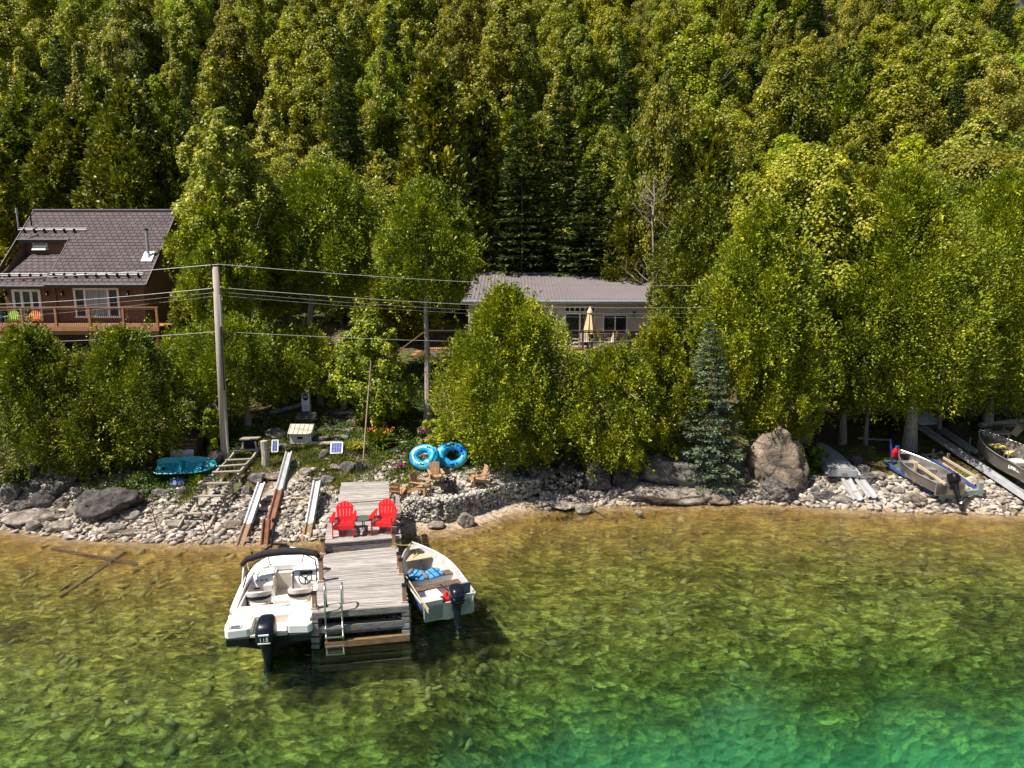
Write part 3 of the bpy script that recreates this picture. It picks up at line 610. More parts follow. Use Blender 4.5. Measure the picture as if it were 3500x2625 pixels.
mb.build('crib_timbers', 'timber', dock, True)
mb = MB()
for z, st, en, inn in ((-.12, 0, 1.02, 0), (-.34, .02, .98, .06), (-.56, 0, 1.02, 0), (-.8, .0, 1.0, .05)):
    p0, p1_ = a.lerp(b, st) - fw * inn, a.lerp(b, en) - fw * inn; mb.beam(Vector((p0.x, p0.y, z)), Vector((p1_.x, p1_.y, z)), .17, .17, up=(.02, 0, 1))
mb.build('submerged_timbers', 'wetdark', dock, True)
mb = MB(); p0, p1_ = a.lerp(b, .12) + fw * .03, a.lerp(b, 1.0) + fw * .03; mb.beam(Vector((p0.x, p0.y, .08)), Vector((p1_.x, p1_.y, .10)), .16, .16); mb.build('wet_crib_timber', 'wettimber', dock, True)
for t in (.03, .97):
    mb = MB()
    for z in (.75, .58, .40, .22, .04, -.14, -.32, -.5, -.68):
        p = a.lerp(b, t) - fw * .12; mb.box((p.x, p.y, z), (.2, .34, .13), (0, 0, random.uniform(-.05, .05)))
    mb.build('crib_corner', 'timber', dock, True)
# inner stones of the crib
r9 = np.random.default_rng(9); pts = []; 
c0 = (sec1[0] + sec1[1] + sec1[2] + sec1[3]) / 4
for _ in range(420):
    u, v = r9.uniform(.06, .94), r9.uniform(.03, .97); p = a.lerp(b, u).lerp(sec1[3].lerp(sec1[2], u), v); pts.append((p.x - dock.location.x, p.y - dock.location.y, r9.uniform(-1, .38)))
link('crib_stones', stones_mesh('crib_stones', pts, [r9.uniform(.2, .42) for _ in pts], 'rock', .8, 1, 8), dock)['kind'] = 'stuff'
def mpost(px, py, z, h, w=.11):
    g = P(px, py, z); mb = MB(); mb.box((g.x, g.y, z + h / 2), (w, w, h), (0, 0, .1)); o = mb.build('mooring_post', 'postwood', dock, True, bev=.006)
    mb = MB(); mb.box((g.x, g.y, z + h + .015), (w + .02, w + .02, .035), (0, 0, .1)); mb.build('post_cap', 'black', o, True)
    mb = MB(); mb.box((g.x, g.y, z + .025), (w + .05, w + .05, .04), (0, 0, .1)); mb.build('post_foot', 'palewood', o, True)
for q in ((1076, 2080, Z1, .42), (1099, 1986, Z1, .62), (1105, 1893, Z1, .42), (1383, 2058, Z1, .46), (1371, 1962, Z1, .42), (1364, 1940, Z1, .42), (1347, 1868, Z1, .45)): mpost(*q)
la, lb = P(1112, 2088, Z1), P(1170, 2084, Z1)   # boarding ladder
for nm, p in (('rail', la), ('rail', lb)):
    t_ = fw * .06; mb = MB()
    arc = [p - fw * .42 + up * 0, p - fw * .42 + up * .18] + [p - fw * (.17 + .25 * math.cos(k * math.pi / 8)) + up * (.5 + .22 * math.sin(k * math.pi / 8)) + fw * 0 for k in range(0, 9)]
    arc = [p - fw * .30, p - fw * .30 + up * .45] + [p - fw * (.11 + .19 * math.cos(k * math.pi / 8)) + up * (.45 + .2 * math.sin(k * math.pi / 8)) for k in range(1, 9)] + [p + fw * .09 - up * 1.15]
    mb.tube(arc, .024, 8); mb.build('ladder_rail', 'steel', dock, True, True)
for k in range(4):
    z = .52 - k * .235 ; q0, q1 = Vector((la.x, la.y, z)) + fw * .09, Vector((lb.x, lb.y, z)) + fw * .09
    MB().beam(q0 - dxy * .03, q1 + dxy * .03, .09, .03).build('ladder_rung', 'steel', dock, True)
# ---------------------------------------------------------------- garden chairs
def slatted_chair(name, label, mat, loc, rz, group, round_top=True, nsl=5, tilt=0, width=.60, cat='chair', reclin=.30, scale=1):
    t = T(name, label, cat, loc, (tilt, 0, rz), group, scale)
    w2 = width / 2
    mb = MB(); th = reclin   # backrest slats fan out, tops on an arc
    ax = Vector((0, math.sin(th), math.cos(th)))
    for k in range(nsl):
        u = (k - (nsl - 1) / 2) / ((nsl - 1) / 2); base = Vector((u * w2 * .68, .26, .27)); hgt = (.74 - .20 * u * u) if round_top else .72 - .03 * abs(u)
        sw = .88 / nsl; rowf = []; rowb = []
        for fx_ in (-1, -.33, .33, 1):
            uu = u * (1 - 1 / nsl) + fx_ * sw; hh = (.64 - .17 * uu * uu) if round_top else .66 - .02 * uu * uu
            rowf.append((uu * w2 * .93, 0, hh)); 
        pts_ = [(rowf[0][0] * .86, 0, 0), (rowf[3][0] * .86, 0, 0)] + [(q[0] * 1.06, 0, q[2]) for q in rowf[::-1]]
        f_ = [Vector((q[0], .26, .27)) + ax * q[2] for q in pts_]; yb = Vector((0, .022, -.006)); nn_ = len(f_)
        mb.add(f_ + [q + yb for q in f_], [tuple(range(nn_)), tuple(range(nn_, 2 * nn_))[::-1]] + [(i, nn_ + i, nn_ + (i + 1) % nn_, (i + 1) % nn_) for i in range(nn_)])
    mb.beam(Vector((-w2 * .82, .31 + .02, .40)), Vector((w2 * .82, .33, .40)), .03, .06); mb.beam(Vector((-w2 * .8, .47, .66)), Vector((w2 * .8, .47, .66)), .03, .06)
    mb.build('backrest', mat, t)
    mb = MB()
    for k in range(6): y = -.29 + k * .095; mb.box((0, y, .375 - (y + .29) * .22), (width * .96, .082, .02), (-.2 if k else -.5, 0, 0))
    mb.box((0, -.345, .31), (width * .96, .02, .13)); mb.build('seat', mat, t)
    for s in (-1, 1):
        x = s * (w2 + .03)
        mb = MB(); mb.prism([(-.40, 0), (-.30, 0), (-.28, .03), (-.26, .52), (-.36, .52)], -.012, .012, mat=Matrix(((0, 0, 1, x), (1, 0, 0, 0), (0, 1, 0, 0), (0, 0, 0, 1)))); mb.build('front_leg', mat, t)
        mb = MB(); mb.prism([(-.36, .27), (-.36, .37), (.2, .28), (.62, .05), (.62, 0), (.50, 0), (.1, .17)], -.012, .012, mat=Matrix(((0, 0, 1, x - s * .03), (1, 0, 0, 0), (0, 1, 0, 0), (0, 0, 0, 1)))); mb.build('side_rail', mat, t)
        mb = MB(); mb.prism([(x - s * .03, .42), (x + s * .05, .42), (x + s * .09, -.22), (x + s * .08, -.40), (x, -.43), (x - s * .07, -.38), (x - s * .06, -.2)], .53, .555)
        mb.tube([(x, .28, .30), (x, .3, .53)], .018, 4); mb.build('armrest', mat, t)
    return t
rc = P(1168, 1838, Z2); rd = P(1307, 1828, Z2)
slatted_chair('adirondack_chair', 'red slatted garden chair on the dock, left of the glass table', 'red', (rc.x, rc.y + .36, Z2 + .002), .13, 'red chairs on the dock', width=.56)
slatted_chair('adirondack_chair', 'red slatted garden chair on the dock, right of the glass table', 'red', (rd.x, rd.y + .36, Z2 + .002), -.06, 'red chairs on the dock', width=.56)
g = P(1243, 1826, Z2); t = T('side_table', 'small round smoked glass table on bent metal legs between the red chairs', 'table', (g.x, g.y + .02, Z2 + .002))
MB().lathe([(.235, .5), (.245, .508)], 28).build('glass_top', 'smoked', t)
MB().tube([(.25 * math.cos(k * .2244), .25 * math.sin(k * .2244), .505) for k in range(28)], .012, 6, closed=True).build('rim', 'black', t)
for k in range(3):
    an = k * 2.094 + .5; c, s = math.cos(an), math.sin(an)
    MB().tube([(.17 * c, .17 * s, .49), (.04 * c, .04 * s, .40), (.03 * c, .03 * s, .22), (.10 * c, .10 * s, .08), (.21 * c, .21 * s, .0)], .011, 6).build('leg', 'black', t)
zp = 1.25
def brown(lab, px, py, rz, rt=False):
    g = ground_hit(px, py); slatted_chair('adirondack_chair', lab, 'cedarwood', (g.x, g.y, g.z + .12), rz, 'wooden chairs round the fire pit', rt, 4 if not rt else 5, width=.52, scale=.82)
brown('wooden slatted chair left of the fire pit, turned to the right', 1440, 1696, 1.15)
brown('wooden slatted chair behind the fire pit with its tall back to the blue tubes', 1490, 1662, .25)
brown('wooden slatted chair right of the fire pit, facing left', 1635, 1672, -1.1)
brown('wooden chair half hidden beside the dock ramp, only its curved back in view', 1362, 1712, 2.9, True)
g = ground_hit(1530, 1694); t = T('fire_pit', 'round dark steel fire pit with cut out sides among the wooden chairs', 'fire pit', (g.x, g.y + .25, g.z + .12), scale=1.0)
MB().lathe([(.18, .02), (.28, .05), (.31, .16), (.31, .24)], 24, cap=False).lathe([(.17, .03), (.30, .20)], 24, cap=True).build('bowl', 'ember', t, smooth=True)
mb = MB().lathe([(.305, .24), (.315, .24), (.315, .27), (.305, .27), (.305, .24)], 24, cap=False).lathe([(.305, .46), (.32, .46), (.32, .49), (.305, .49), (.305, .46)], 24, cap=False)
for k in range(12):
    an = k * math.pi / 6; p = lambda da, z: (.31 * math.cos(an + da), .31 * math.sin(an + da), z)
    mb.tube([p(0, .25), p(.12, .36), p(.02, .48)], .017, 5); 
    if k % 2: mb.add([p(.1, .26), p(.38, .26), p(.34, .40), p(.2, .44)], [(0, 1, 2, 3)])
mb.build('cutout_ring', 'ember', t)
for k in range(3): an = k * 2.1 + .3; MB().beam((.2 * math.cos(an), .2 * math.sin(an), -.02), (.2 * math.cos(an), .2 * math.sin(an), .08), .04, .02).build('leg', 'ember', t)
# ---------------------------------------------------------------- blue tubes
def tube_ring(label, px, py, Rr, rz, tilt, grp, sx):
    g = ground_hit(px, py); t = T('inflatable_tube', label, 'tube', (g.x, g.y + .2, g.z + .52), (tilt, sx * .1, rz), grp)
    ring = []
    for k in range(40):
        a_ = k * 2 * math.pi / 40; e = 1 + .1 * math.cos(a_) ** 2; ring.append(Vector((Rr * e * math.cos(a_), Rr * .92 * math.sin(a_), 0)))
    MB().tube(ring, [.175 + (.05 if math.cos(k * 2 * math.pi / 40) * sx > .5 else 0) for k in range(40)], 16, closed=True).build('ring', 'tube', t, smooth=True)
    mb = MB().round_loft([(sx * (Rr + .02), 0, .13, .10, .24), (sx * (Rr + .02), 0, .20, .12, .27), (sx * (Rr + .02), 0, .26, .07, .2)], 16, 2.2); mb.build('head_cushion', 'teal', t, smooth=True)
    for s in (-1, 1):
        mb = MB(); mb.lathe([(.035, .172), (.035, .19)], 12, (-.1 * sx, s * (Rr * .93 + .0), 0)); mb.build('cup_holder', 'navy', t)
        mb = MB(); mb.tube([(.02 * sx, s * Rr * .93, .168), (.06 * sx, s * Rr * .94, .2), (.16 * sx, s * Rr * .93, .19), (.2 * sx, s * Rr * .9, .165)], .02, 6); mb.build('handle', 'black', t)
    return t
tube_ring('left one of the two blue inflatable tubes leaning on the bank', 1448, 1612, .40, -.35, .85, 'blue inflatable tubes on the bank', 1)
tube_ring('right, taller one of the two blue inflatable tubes, behind the fire pit', 1545, 1606, .44, .25, 1.0, 'blue inflatable tubes on the bank', -1)
g = ground_hit(1500, 1562); t_ = MB().tube([(-.62, 0, .12), (.62, .15, .14)], .085, 14); o = t_.build('drain_pipe', 'cream', None, smooth=False); o.location = (g.x, g.y, g.z); tag(o, 'cream coloured pipe lying behind the blue tubes', 'pipe')
# ---------------------------------------------------------------- boats
def boat_shell(st, inner=.05, floor=.1):
    """stations: y, half beam at sheer, half beam at chine, sheer z, chine z, keel z -> closed rings"""
    rings = []
    for y, bs, bc, zs, zc, zk in st:
        bi, bci = max(bs - inner, .001), max(bc - inner, .001); fl = max(floor, zk + .03)
        rings.append([(0, y, zk), (bc, y, zc), (bs, y, zs), (bi, y, zs), (bci, y, min(max(fl, zc), zs)), (0, y, min(fl, zs)), (-bci, y, min(max(fl, zc), zs)), (-bi, y, zs), (-bs, y, zs), (-bc, y, zc)])
    return rings
def outboard(root, x, y, z, s, col, tilt=0, txt=None, tiller=False, sub='outboard_motor', yaw=0):
    m = Matrix.Translation((x, y, z)) @ Euler((tilt, 0, yaw)).to_matrix().to_4x4() @ Matrix.Diagonal((s, s, s * .86, 1))
    mb = MB(); mb.round_loft([(0, -.10, -.62, .06, .15), (0, -.09, -.3, .09, .15), (0, -.06, .0, .13, .19), (0, -.06, .22, .16, .23)], 16, 2.3, mat=m)
    mb.box(m @ Vector((0, .10, .02)), (.22 * s, .16 * s, .34 * s), m.to_3x3().normalized()); o = mb.build(sub, col, root, smooth=False, bev=.008)
    mb = MB(); mb.round_loft([(0, -.08, .18, .16, .24), (0, -.09, .26, .20, .29), (0, -.10, .44, .20, .29), (0, -.08, .60, .185, .27), (0, -.05, .68, .15, .22), (0, -.04, .70, .08, .12)], 24, 3.4, mat=m); mb.build('cowling', col, o, smooth=True)
    for z_, w_s, h_s in ((.50, .20, .03), (.29, .24, .022)): MB().box(m @ Vector((0, -.394, z_)), (w_s * s, .02, h_s * s), m.to_3x3().normalized()).build('trim_strip', 'label' if txt == '115' else 'black', o)
    mb = MB(); mb.round_loft([(0, -.10, -1.02, .015, .05), (0, -.10, -.9, .03, .1), (0, -.12, -.66, .05, .16), (0, -.10, -.6, .10, .24), (0, -.10, -.585, .1, .24), (0, -.10, -.57, .045, .13)], 14, 2.2, mat=m)
    mb.tube([m @ Vector((0, .12, -.84)), m @ Vector((0, .04, -.84)), m @ Vector((0, -.2, -.84)), m @ Vector((0, -.3, -.84))], [.01, .05 * s, .055 * s, .03 * s], 10); mb.build('lower_unit', col, o, smooth=False)
    mb = MB()
    for k in range(3):
        a_ = k * 2.094; c_, s_ = math.cos(a_), math.sin(a_); mb.add([m @ Vector(p) for p in ((.02 * c_, -.27, -.84 + .02 * s_), (.15 * math.cos(a_ - .35), -.24, -.84 + .15 * math.sin(a_ - .35)), (.16 * math.cos(a_ + .2), -.30, -.84 + .16 * math.sin(a_ + .2)), (.05 * math.cos(a_ + .6), -.31, -.84 + .05 * math.sin(a_ + .6)))], [(0, 1, 2, 3)])
    mb.build('propeller', 'steel', o)
    if tiller: MB().tube([m @ Vector((0, .12, .22)), m @ Vector((-.1, .4, .32)), m @ Vector((-.28, .75, .42))], [.03, .022, .02], 8).build('tiller', 'black', o)
    if txt:
        tm = m @ Matrix.Translation((0, -.398 if txt == '115' else -.36, .385)) @ Euler((R(90), 0, 0)).to_matrix().to_4x4()
        text_on(txt, .125 if txt == '115' else .075, tm, 'lettering', o, ext=.004)
    return o
# white runabout
ws = P(915, 2192, .35); T0 = (ws.x, ws.y + .2, .20)
WB = T('motorboat', 'white bowrider with folded black canopy moored on the left of the dock', 'motorboat', T0, .165)
BW = [(-.02, 1.04), (.3, 1.08), (1.0, 1.10), (2.0, 1.08), (2.7, 1.0), (3.2, .86), (3.55, .68), (3.8, .47), (3.93, .27), (3.98, .05)]
shz = lambda y: .50 + .30 * max(0, (y - .3) / 3.7)
st = [(y, b, b * (.86 if y < 2.6 else .86 - (y - 2.6) * .18), shz(y) - .05, .02 + max(0, y - 2.4) * .14, -.22 + max(0, (y - 2.6)) ** 2 * .26) for y, b in BW]
MB().loft(boat_shell(st, .07, .09)).build('hull', 'black', WB)
def outl(off=0, ys=None):   # deck outline port+starboard
    ys = ys or [q[0] for q in BW]; bb = [float(np.interp(y, [q[0] for q in BW], [q[1] for q in BW])) + off for y in ys]; return list(zip(ys, bb))
mb = MB()   # gunwale cap: ring between outer edge and cockpit, y from .9 to 2.9
ys = [.80, 1.2, 1.6, 2.0, 2.4, 2.7, 2.9]
for s in (-1, 1):
    rings = []
    for y, b in outl(.02, ys):
        z = shz(y); wd = .17 if y < 2.6 else .2
        rings.append([(s * b, y, z - .09), (s * b, y, z - .01), (s * (b - .04), y, z + .03), (s * (b - wd), y, z + .03), (s * (b - wd - .01), y, z - .05)])
    mb.loft(rings)
rings = []  # fore deck
for y, b in outl(.02, [2.88, 3.1, 3.2, 3.4, 3.55, 3.7, 3.8, 3.88, 3.93, 3.98]):
    z = shz(y); rings.append([(-b, y, z - .08), (-b, y, z - .01), (-b * .92, y, z + .03), (-b * .4, y, z + .07), (b * .4, y, z + .07), (b * .92, y, z + .03), (b, y, z - .01), (b, y, z - .08)])
mb.loft(rings); mb.build('deck', 'white', WB, bev=.012)
mb = MB()   # aft deck in three pads round the motor well
zt = .56
mb.prism([(-1.05, .82), (1.05, .82), (1.07, .42), (-1.07, .42)][::-1], zt - .16, zt)
L = [(-1.06, .43), (-.50, .43), (-.42, .20), (-.40, -.12), (-.48, -.20), (-.95, -.24), (-1.03, -.16), (-1.07, .1)]
mb.prism(L, zt - .26, zt - .03); mb.prism([(-x, y) for x, y in L][::-1], zt - .26, zt - .03); mb.build('aft_deck', 'white', WB, bev=.03)
MB().box((0, .12, .30), (.9, .62, .08)).box((-.44, .12, .42), (.05, .6, .2)).box((.44, .12, .42), (.05, .6, .2)).box((0, .40, .44), (.86, .05, .2)).build('motor_well', 'offwhite', WB, bev=.02)
mb = MB().box((-.72, -.16, .20), (.55, .16, .2)).box((.72, -.16, .20), (.55, .16, .2)).box((0, -.04, .16), (.9, .1, .26)); mb.build('transom', 'blackgloss', WB, bev=.02)
mb = MB(); mb.tube([(-.95, -.02, .545), (-.92, -.18, .545), (-.66, -.18, .545), (-.63, -.02, .545)], .014, 6).box((-.79, -.10, .545), (.2, .14, .015)); mb.build('boarding_ladder', 'steel', WB)
MB().box((0, 1.85, .10), (1.7, 2.05, .03)).build('floor', 'carpet', WB)
mb = MB()
for s in (-1, 1): mb.box((s * .88, 1.75, .32), (.07, 1.9, .46), (0, s * .12, 0))
mb.box((0, .86, .34), (1.8, .08, .46)); mb.build('cockpit_liner', 'offwhite', WB)
def console(x, w_):
    mb = MB(); mb.prism([(2.36, .12), (2.36, .44), (2.50, .66), (2.86, .74), (2.95, .12)], -w_ / 2, w_ / 2, mat=Matrix(((0, 0, 1, x), (1, 0, 0, 0), (0, 1, 0, 0), (0, 0, 0, 1)))); return mb.build('console', 'white', WB, bev=.03)
c1 = console(-.60, .62); c2 = console(.58, .66)
mb = MB(); [mb.lathe([(.035, 0), (.045, .012)], 12, (-.6 + dx, 2.43, .56)) for dx in (-.13, 0, .13)]; mb.box((-.72, 2.355, .36), (.16, .01, .04)); mb.build('gauge', 'black', c1)
MB().box((.60, 2.50, .665), (.34, .1, .06), (.9, 0, 0)).build('instrument_panel', 'black', c2, bev=.01)
mb = MB(); q = Euler((R(62), 0, 0)).to_matrix(); cw = Vector((.60, 2.26, .62))
mb.tube([cw + q @ Vector((.17 * math.cos(k * .314), .17 * math.sin(k * .314), 0)) for k in range(20)], .016, 6, closed=True)
for k in range(3): a_ = k * 2.094 + .52; mb.beam(cw, cw + q @ Vector((.165 * math.cos(a_), .165 * math.sin(a_), 0)), .035, .015)
mb.tube([cw, cw + Vector((0, .16, -.09))], .03, 8); mb.build('steering_wheel', 'black', WB)
MB().box((-.02, 2.55, .11), (.56, 1.1, .02)).box((-.26, 2.6, .4), (.03, .6, .55)).box((.22, 2.6, .4), (.03, .6, .55)).prism([(-.24, 2.75), (.2, 2.75), (.2, 2.95), (-.24, 2.95)], .1, .6).build('walk_through', 'offwhite', WB)
for x in (-.55, .53):
    m_ = Matrix.Translation((x, 1.62, 0)); mb = MB(); mb.round_loft([(0, .05, .18, .24, .22), (0, .05, .30, .27, .26), (0, .05, .36, .25, .24)], 20, 3, mat=m_)
    st_ = mb.build('seat', 'offwhite', WB, smooth=True)
    mb = MB(); rings = []
    for k in range(15):   # curved shell back
        a_ = math.pi * (1.0 + k / 14); c_, s_ = math.cos(a_), math.sin(a_); h = .66 - .09 * abs(c_) ** 3
        p = lambda rr, z: (x + rr * c_ * 1.0, 1.72 + rr * s_ * .85, z); rings.append([p(.27, .24), p(.31, .24), p(.33, h), p(.30, h + .03), p(.255, h)])
    mb.loft(rings); mb.build('backrest', 'offwhite', st_, smooth=False, bev=.01)
    mb = MB(); rings = []
    for k in range(13):
        a_ = math.pi * (1.05 + .9 * k / 12); c_, s_ = math.cos(a_), math.sin(a_); w_ = .05 * (1 - .5 * abs(c_) ** 2)
        p = lambda rr, z: (x + rr * c_, 1.72 + rr * s_ * .85, z); zc_ = .50 - .03 * abs(c_); rings.append([p(.318, zc_ - w_), p(.336, zc_ - w_), p(.336, zc_ + w_), p(.318, zc_ + w_)])
    mb.loft(rings); mb.build('dark_band', 'canvas', st_)
ar = [(-.95, 1.75, .70), (-.93, 2.2, .86), (-.84, 2.65, .98), (-.5, 2.98, 1.03), (0, 3.05, 1.03), (.5, 2.98, 1.03), (.84, 2.65, .98), (.93, 2.2, .86), (.95, 1.75, .70)]
wf = MB().tube(ar, .016, 6); wf.tube([ar[3], (-.42, 2.9, .74)], .012, 6).tube([ar[5], (.42, 2.9, .74)], .012, 6); wfo = wf.build('windshield', 'black', WB)
mb = MB(); base = [(x * .98, y + .04, .64 + .03 * i_) for i_, (x, y, z) in zip((0, 1, 2, 3, 3, 3, 2, 1, 0), ar)]
for i_ in range(8): mb.add([base[i_], base[i_ + 1], ar[i_ + 1], ar[i_]], [(0, 1, 2, 3)])
mb.build('glass', 'clear', wfo)
bp = [(-1.08, 2.28, 1.10), (-.95, 2.36, 1.24), (-.5, 2.44, 1.33), (0, 2.46, 1.36), (.5, 2.44, 1.34), (.9, 2.38, 1.27), (1.0, 2.32, 1.16)]
can = MB().tube(bp, [.06, .085, .10, .11, .10, .09, .05], 10).build('canopy', 'canvas', WB, smooth=True)
for s in (-1, 1):
    MB().tube([(s * 1.02, 2.3, 1.12), (s * 1.02, 1.85, .62)], .012, 6).tube([(s * 1.0, 2.32, 1.12), (s * 1.02, 2.1, .62)], .012, 6).tube([(s * .98, 2.5, 1.1), (s * .99, 2.75, .7)], .012, 6).build('canopy_pole', 'steel', can)
MB().tube([(0, .72, .5), (0, .72, 1.12)], .016, 8).lathe([(.03, 1.1), (.03, 1.16)], 10, (0, .72, 0)).build('ski_pole', 'steel', WB)
outboard(WB, 0, -.34, .16, 1.18, 'navy', .04, '115')
tm_ = MB().tube([(-.72, 3.72, .90), (-.50, 3.95, 1.0), (-.1, 3.95, .95)], .04, 8).tube([(-.62, 3.62, .86), (-1.15, 3.2, .9)], .025, 6).box((-.2, 3.9, .9), (.3, .1, .06)).tube([(-.95, 3.2, .82), (-.97, 3.2, 1.1)], .03, 8).build('trolling_motor', 'black', WB)
MB().tube([(-.56, 3.9, .9), (-.44, 4.15, 1.62)], .035, 8).box((-.43, 4.16, 1.66), (.2, .12, .09)).build('motor_head', 'navy', tm_)
MB().box((-1.02, .55, .56), (.03, .14, .02)).box((1.0, .45, .58), (.12, .03, .03)).box((.93, 2.0, .70), (.03, .12, .03)).build('cleat', 'steel', WB)
def rope(label, pts, m_, r=.011):
    pts = [Vector(p) for p in pts]; a = pts[0]; out = []
    for i in range(len(pts) - 1):
        for k in range(6): t_ = k / 6; p = pts[i].lerp(pts[i + 1], t_); p.z -= .06 * math.sin(math.pi * t_) * (pts[i] - pts[i + 1]).length; out.append(p)
    out.append(pts[-1]); o = MB().tube([p - a for p in out], r, 5).build('mooring_rope', m_); o.location = a; return tag(o, label, 'rope', 'mooring ropes')
wm = ROOT[WB.name]
rope('white mooring rope from the bow of the white boat to the dock post', [P(1099, 1960, Z1 + .2), P(1084, 1990, .8), wm @ Vector((.95, 2.6, .70))], 'whiterope')
rope('white looped rope from the stern of the white boat to the dock', [P(1076, 2066, Z1 + .2), wm @ Vector((1.12, .5, .40)), wm @ Vector((.98, .35, .60)), wm @ Vector((1.1, .8, .6))], 'whiterope')
# aluminium fishing boat
def tinboat(name, label, loc, rot, Lr=3.9, B=.76, sheer=.58, bench=(.9, 1.7, 2.6), inner='alu', outer='alu', benchm='benchbrown', stern=.70, bowz=.25):
    t = T(name, label, 'boat', loc, rot); n = 14; st = []
    for k in range(n + 1):
        y = Lr * k / n; u = k / n; b = B * (stern / .76 + (1 - stern / .76) * min(1, u * 3)) * (1 - max(0, (u - .42) / .58) ** 2.3); b = max(b, .012)
        st.append((y, b, b * (.84 - .35 * max(0, u - .4)), sheer + bowz * u ** 2.4, .06 + .30 * max(0, u - .55) ** 1.6, -.06 + .58 * max(0, (u - .75) / .25) ** 2))
    MB().loft(boat_shell(st, .022, .08)).build('hull', outer, t)
    mb = MB()
    for s in (-1, 1): mb.tube([(s * (q[1] + .005), q[0], q[3] + .01) for q in st], .024, 6)
    mb.build('gunwale', inner, t)
    for y in bench:
        q = min(st, key=lambda q: abs(q[0] - y)); b = q[1] - .04
        o = MB().box((0, y, .22), (b * 1.8, .30, .32)).build('bench', inner, t); MB().box((0, y, .395), (b * 1.9, .30, .03)).build('bench_top', benchm, o)
    b = stern - .01
    MB().box((-b * .62, -.0, sheer * .5 + .03), (b * .74, .05, sheer)).box((b * .62, -.0, sheer * .5 + .03), (b * .74, .05, sheer)).box((0, 0, sheer * .42), (b * 2 - .06, .05, sheer * .8)).box((-b * .62, .17, sheer - .0), (b * .7, .3, .025)).build('transom', inner, t)
    u = .9; MB().prism([(-.2, Lr * .88), (.2, Lr * .88), (.03, Lr * .985), (-.03, Lr * .985)], sheer + bowz * .82, sheer + bowz * .86).build('bow_plate', inner, t)
    return t, st
as_ = P(1535, 2060, .52); ab = P(1408, 1866, .78)
ang = math.atan2(-(ab.x - as_.x), ab.y - as_.y); Lb = (ab - as_).length
AB, ast = tinboat('fishing_boat', 'open silver fishing boat moored on the right of the dock', (as_.x, as_.y, .10), ang, Lb, .80, .54, (1.15, 1.85), stern=.72)
am = ROOT[AB.name]
MB().prism([(-.42, 2.75), (.42, 2.75), (.22, 3.25), (-.22, 3.25)], .52, .55).build('bow_seat', 'palewood', AB)
MB().box((-.735, .55, .36), (.012, .9, .16)).build('blue_stripe', 'bluepaint', AB)
outboard(AB, .16, -.12, .36, .96, 'navy', -.05, 'YAMAHA', True, yaw=-.1)
o = MB().box((.44, .36, .42), (.42, .38, .06)).box((.44, .14, .64), (.44, .05, .42), (.12, 0, 0)).tube([(.40, .3, .34), (.40, .3, .1)], .03, 8).build('swivel_seat', 'greyfab', AB, bev=.02)
def held(name, label, cat, root, lc, rz=0, tilt=0): 
    mw = ROOT[root.name]; return T(name, label, cat, mw @ Vector(lc), (mw.to_euler().x + tilt, mw.to_euler().y, mw.to_euler().z + rz))
t = held('cooler', 'pale blue cooler with white lid in the stern of the silver fishing boat', 'cooler', AB, (-.22, .62, .09), .1)
MB().box((0, 0, .15), (.32, .42, .30), top=1.06).build('body', 'coolblue', t, bev=.02); MB().box((0, 0, .335), (.36, .46, .08)).build('lid', 'white', t, bev=.02)
t = held('fuel_tank', 'red fuel tank beside the cooler in the silver fishing boat', 'fuel tank', AB, (.16, .58, .09), 0)
MB().box((0, 0, .12), (.30, .40, .24), top=.85).build('body', 'red', t, bev=.03); MB().tube([(0, -.14, .24), (0, -.12, .31), (0, .12, .31), (0, .14, .24)], .022, 6).build('handle', 'red', t); MB().lathe([(.04, .24), (.04, .28)], 12).build('cap', 'black', t)
def vest(label, lc, rz, root=AB, col='bluefab', tilt=0):
    t = held('life_vest', label, 'life vest', root, lc, rz, tilt)
    for s in (-1, 1):
        o = MB().round_loft([(s * .14, -.02, 0, .12, .24), (s * .14, 0, .04, .135, .27), (s * .14, 0, .07, .11, .22)], 14, 3).build('panel', col, t, smooth=True)
        MB().box((s * .14, .08, .07), (.26, .025, .012)).box((s * .14, -.1, .07), (.26, .035, .02)).build('strap', 'black', o)
    MB().round_loft([(0, .26, .02, .22, .07), (0, .26, .1, .2, .06)], 14, 3).build('collar', 'greyfab', t, smooth=True)
    return t
vest('blue life vest on the middle bench of the silver boat, nearer the dock', (-.28, 1.92, .41), .9, tilt=.12)
vest('blue life vest on the middle bench of the silver boat, farther from the dock', (.16, 1.86, .41), 1.7, tilt=-.1)
t = held('oar', 'long wooden oar along the dock side of the silver fishing boat', 'oar', AB, (-.74, 1.0, .60)); MB().tube([(0, -1.1, 0), (0, .8, .05)], .02, 8).build('shaft', 'palewood', t); MB().box((0, -1.3, -.01), (.02, .5, .13)).build('blade', 'palewood', t)
rope('yellow mooring rope from the bow of the silver boat to the dock post', [P(1347, 1858, Z1 + .15), am @ Vector((-.12, Lb - .3, .85)), am @ Vector((0, Lb - .2, .82)), am @ Vector((.05, 3.1, .6)), am @ Vector((-.15, 2.9, .57))], 'yellow', .013)
rope('yellow slack line hanging between the dock post and the silver bow', [P(1347, 1866, Z1 + .1), P(1372, 1880, .75), am @ Vector((-.1, Lb - .2, .80))], 'yellow', .013)
rope('white cord looped on the stern of the silver fishing boat', [am @ Vector((.55, -.03, .5)), am @ Vector((.62, -.06, .3)), am @ Vector((.68, -.03, .5))], 'whiterope', .008)
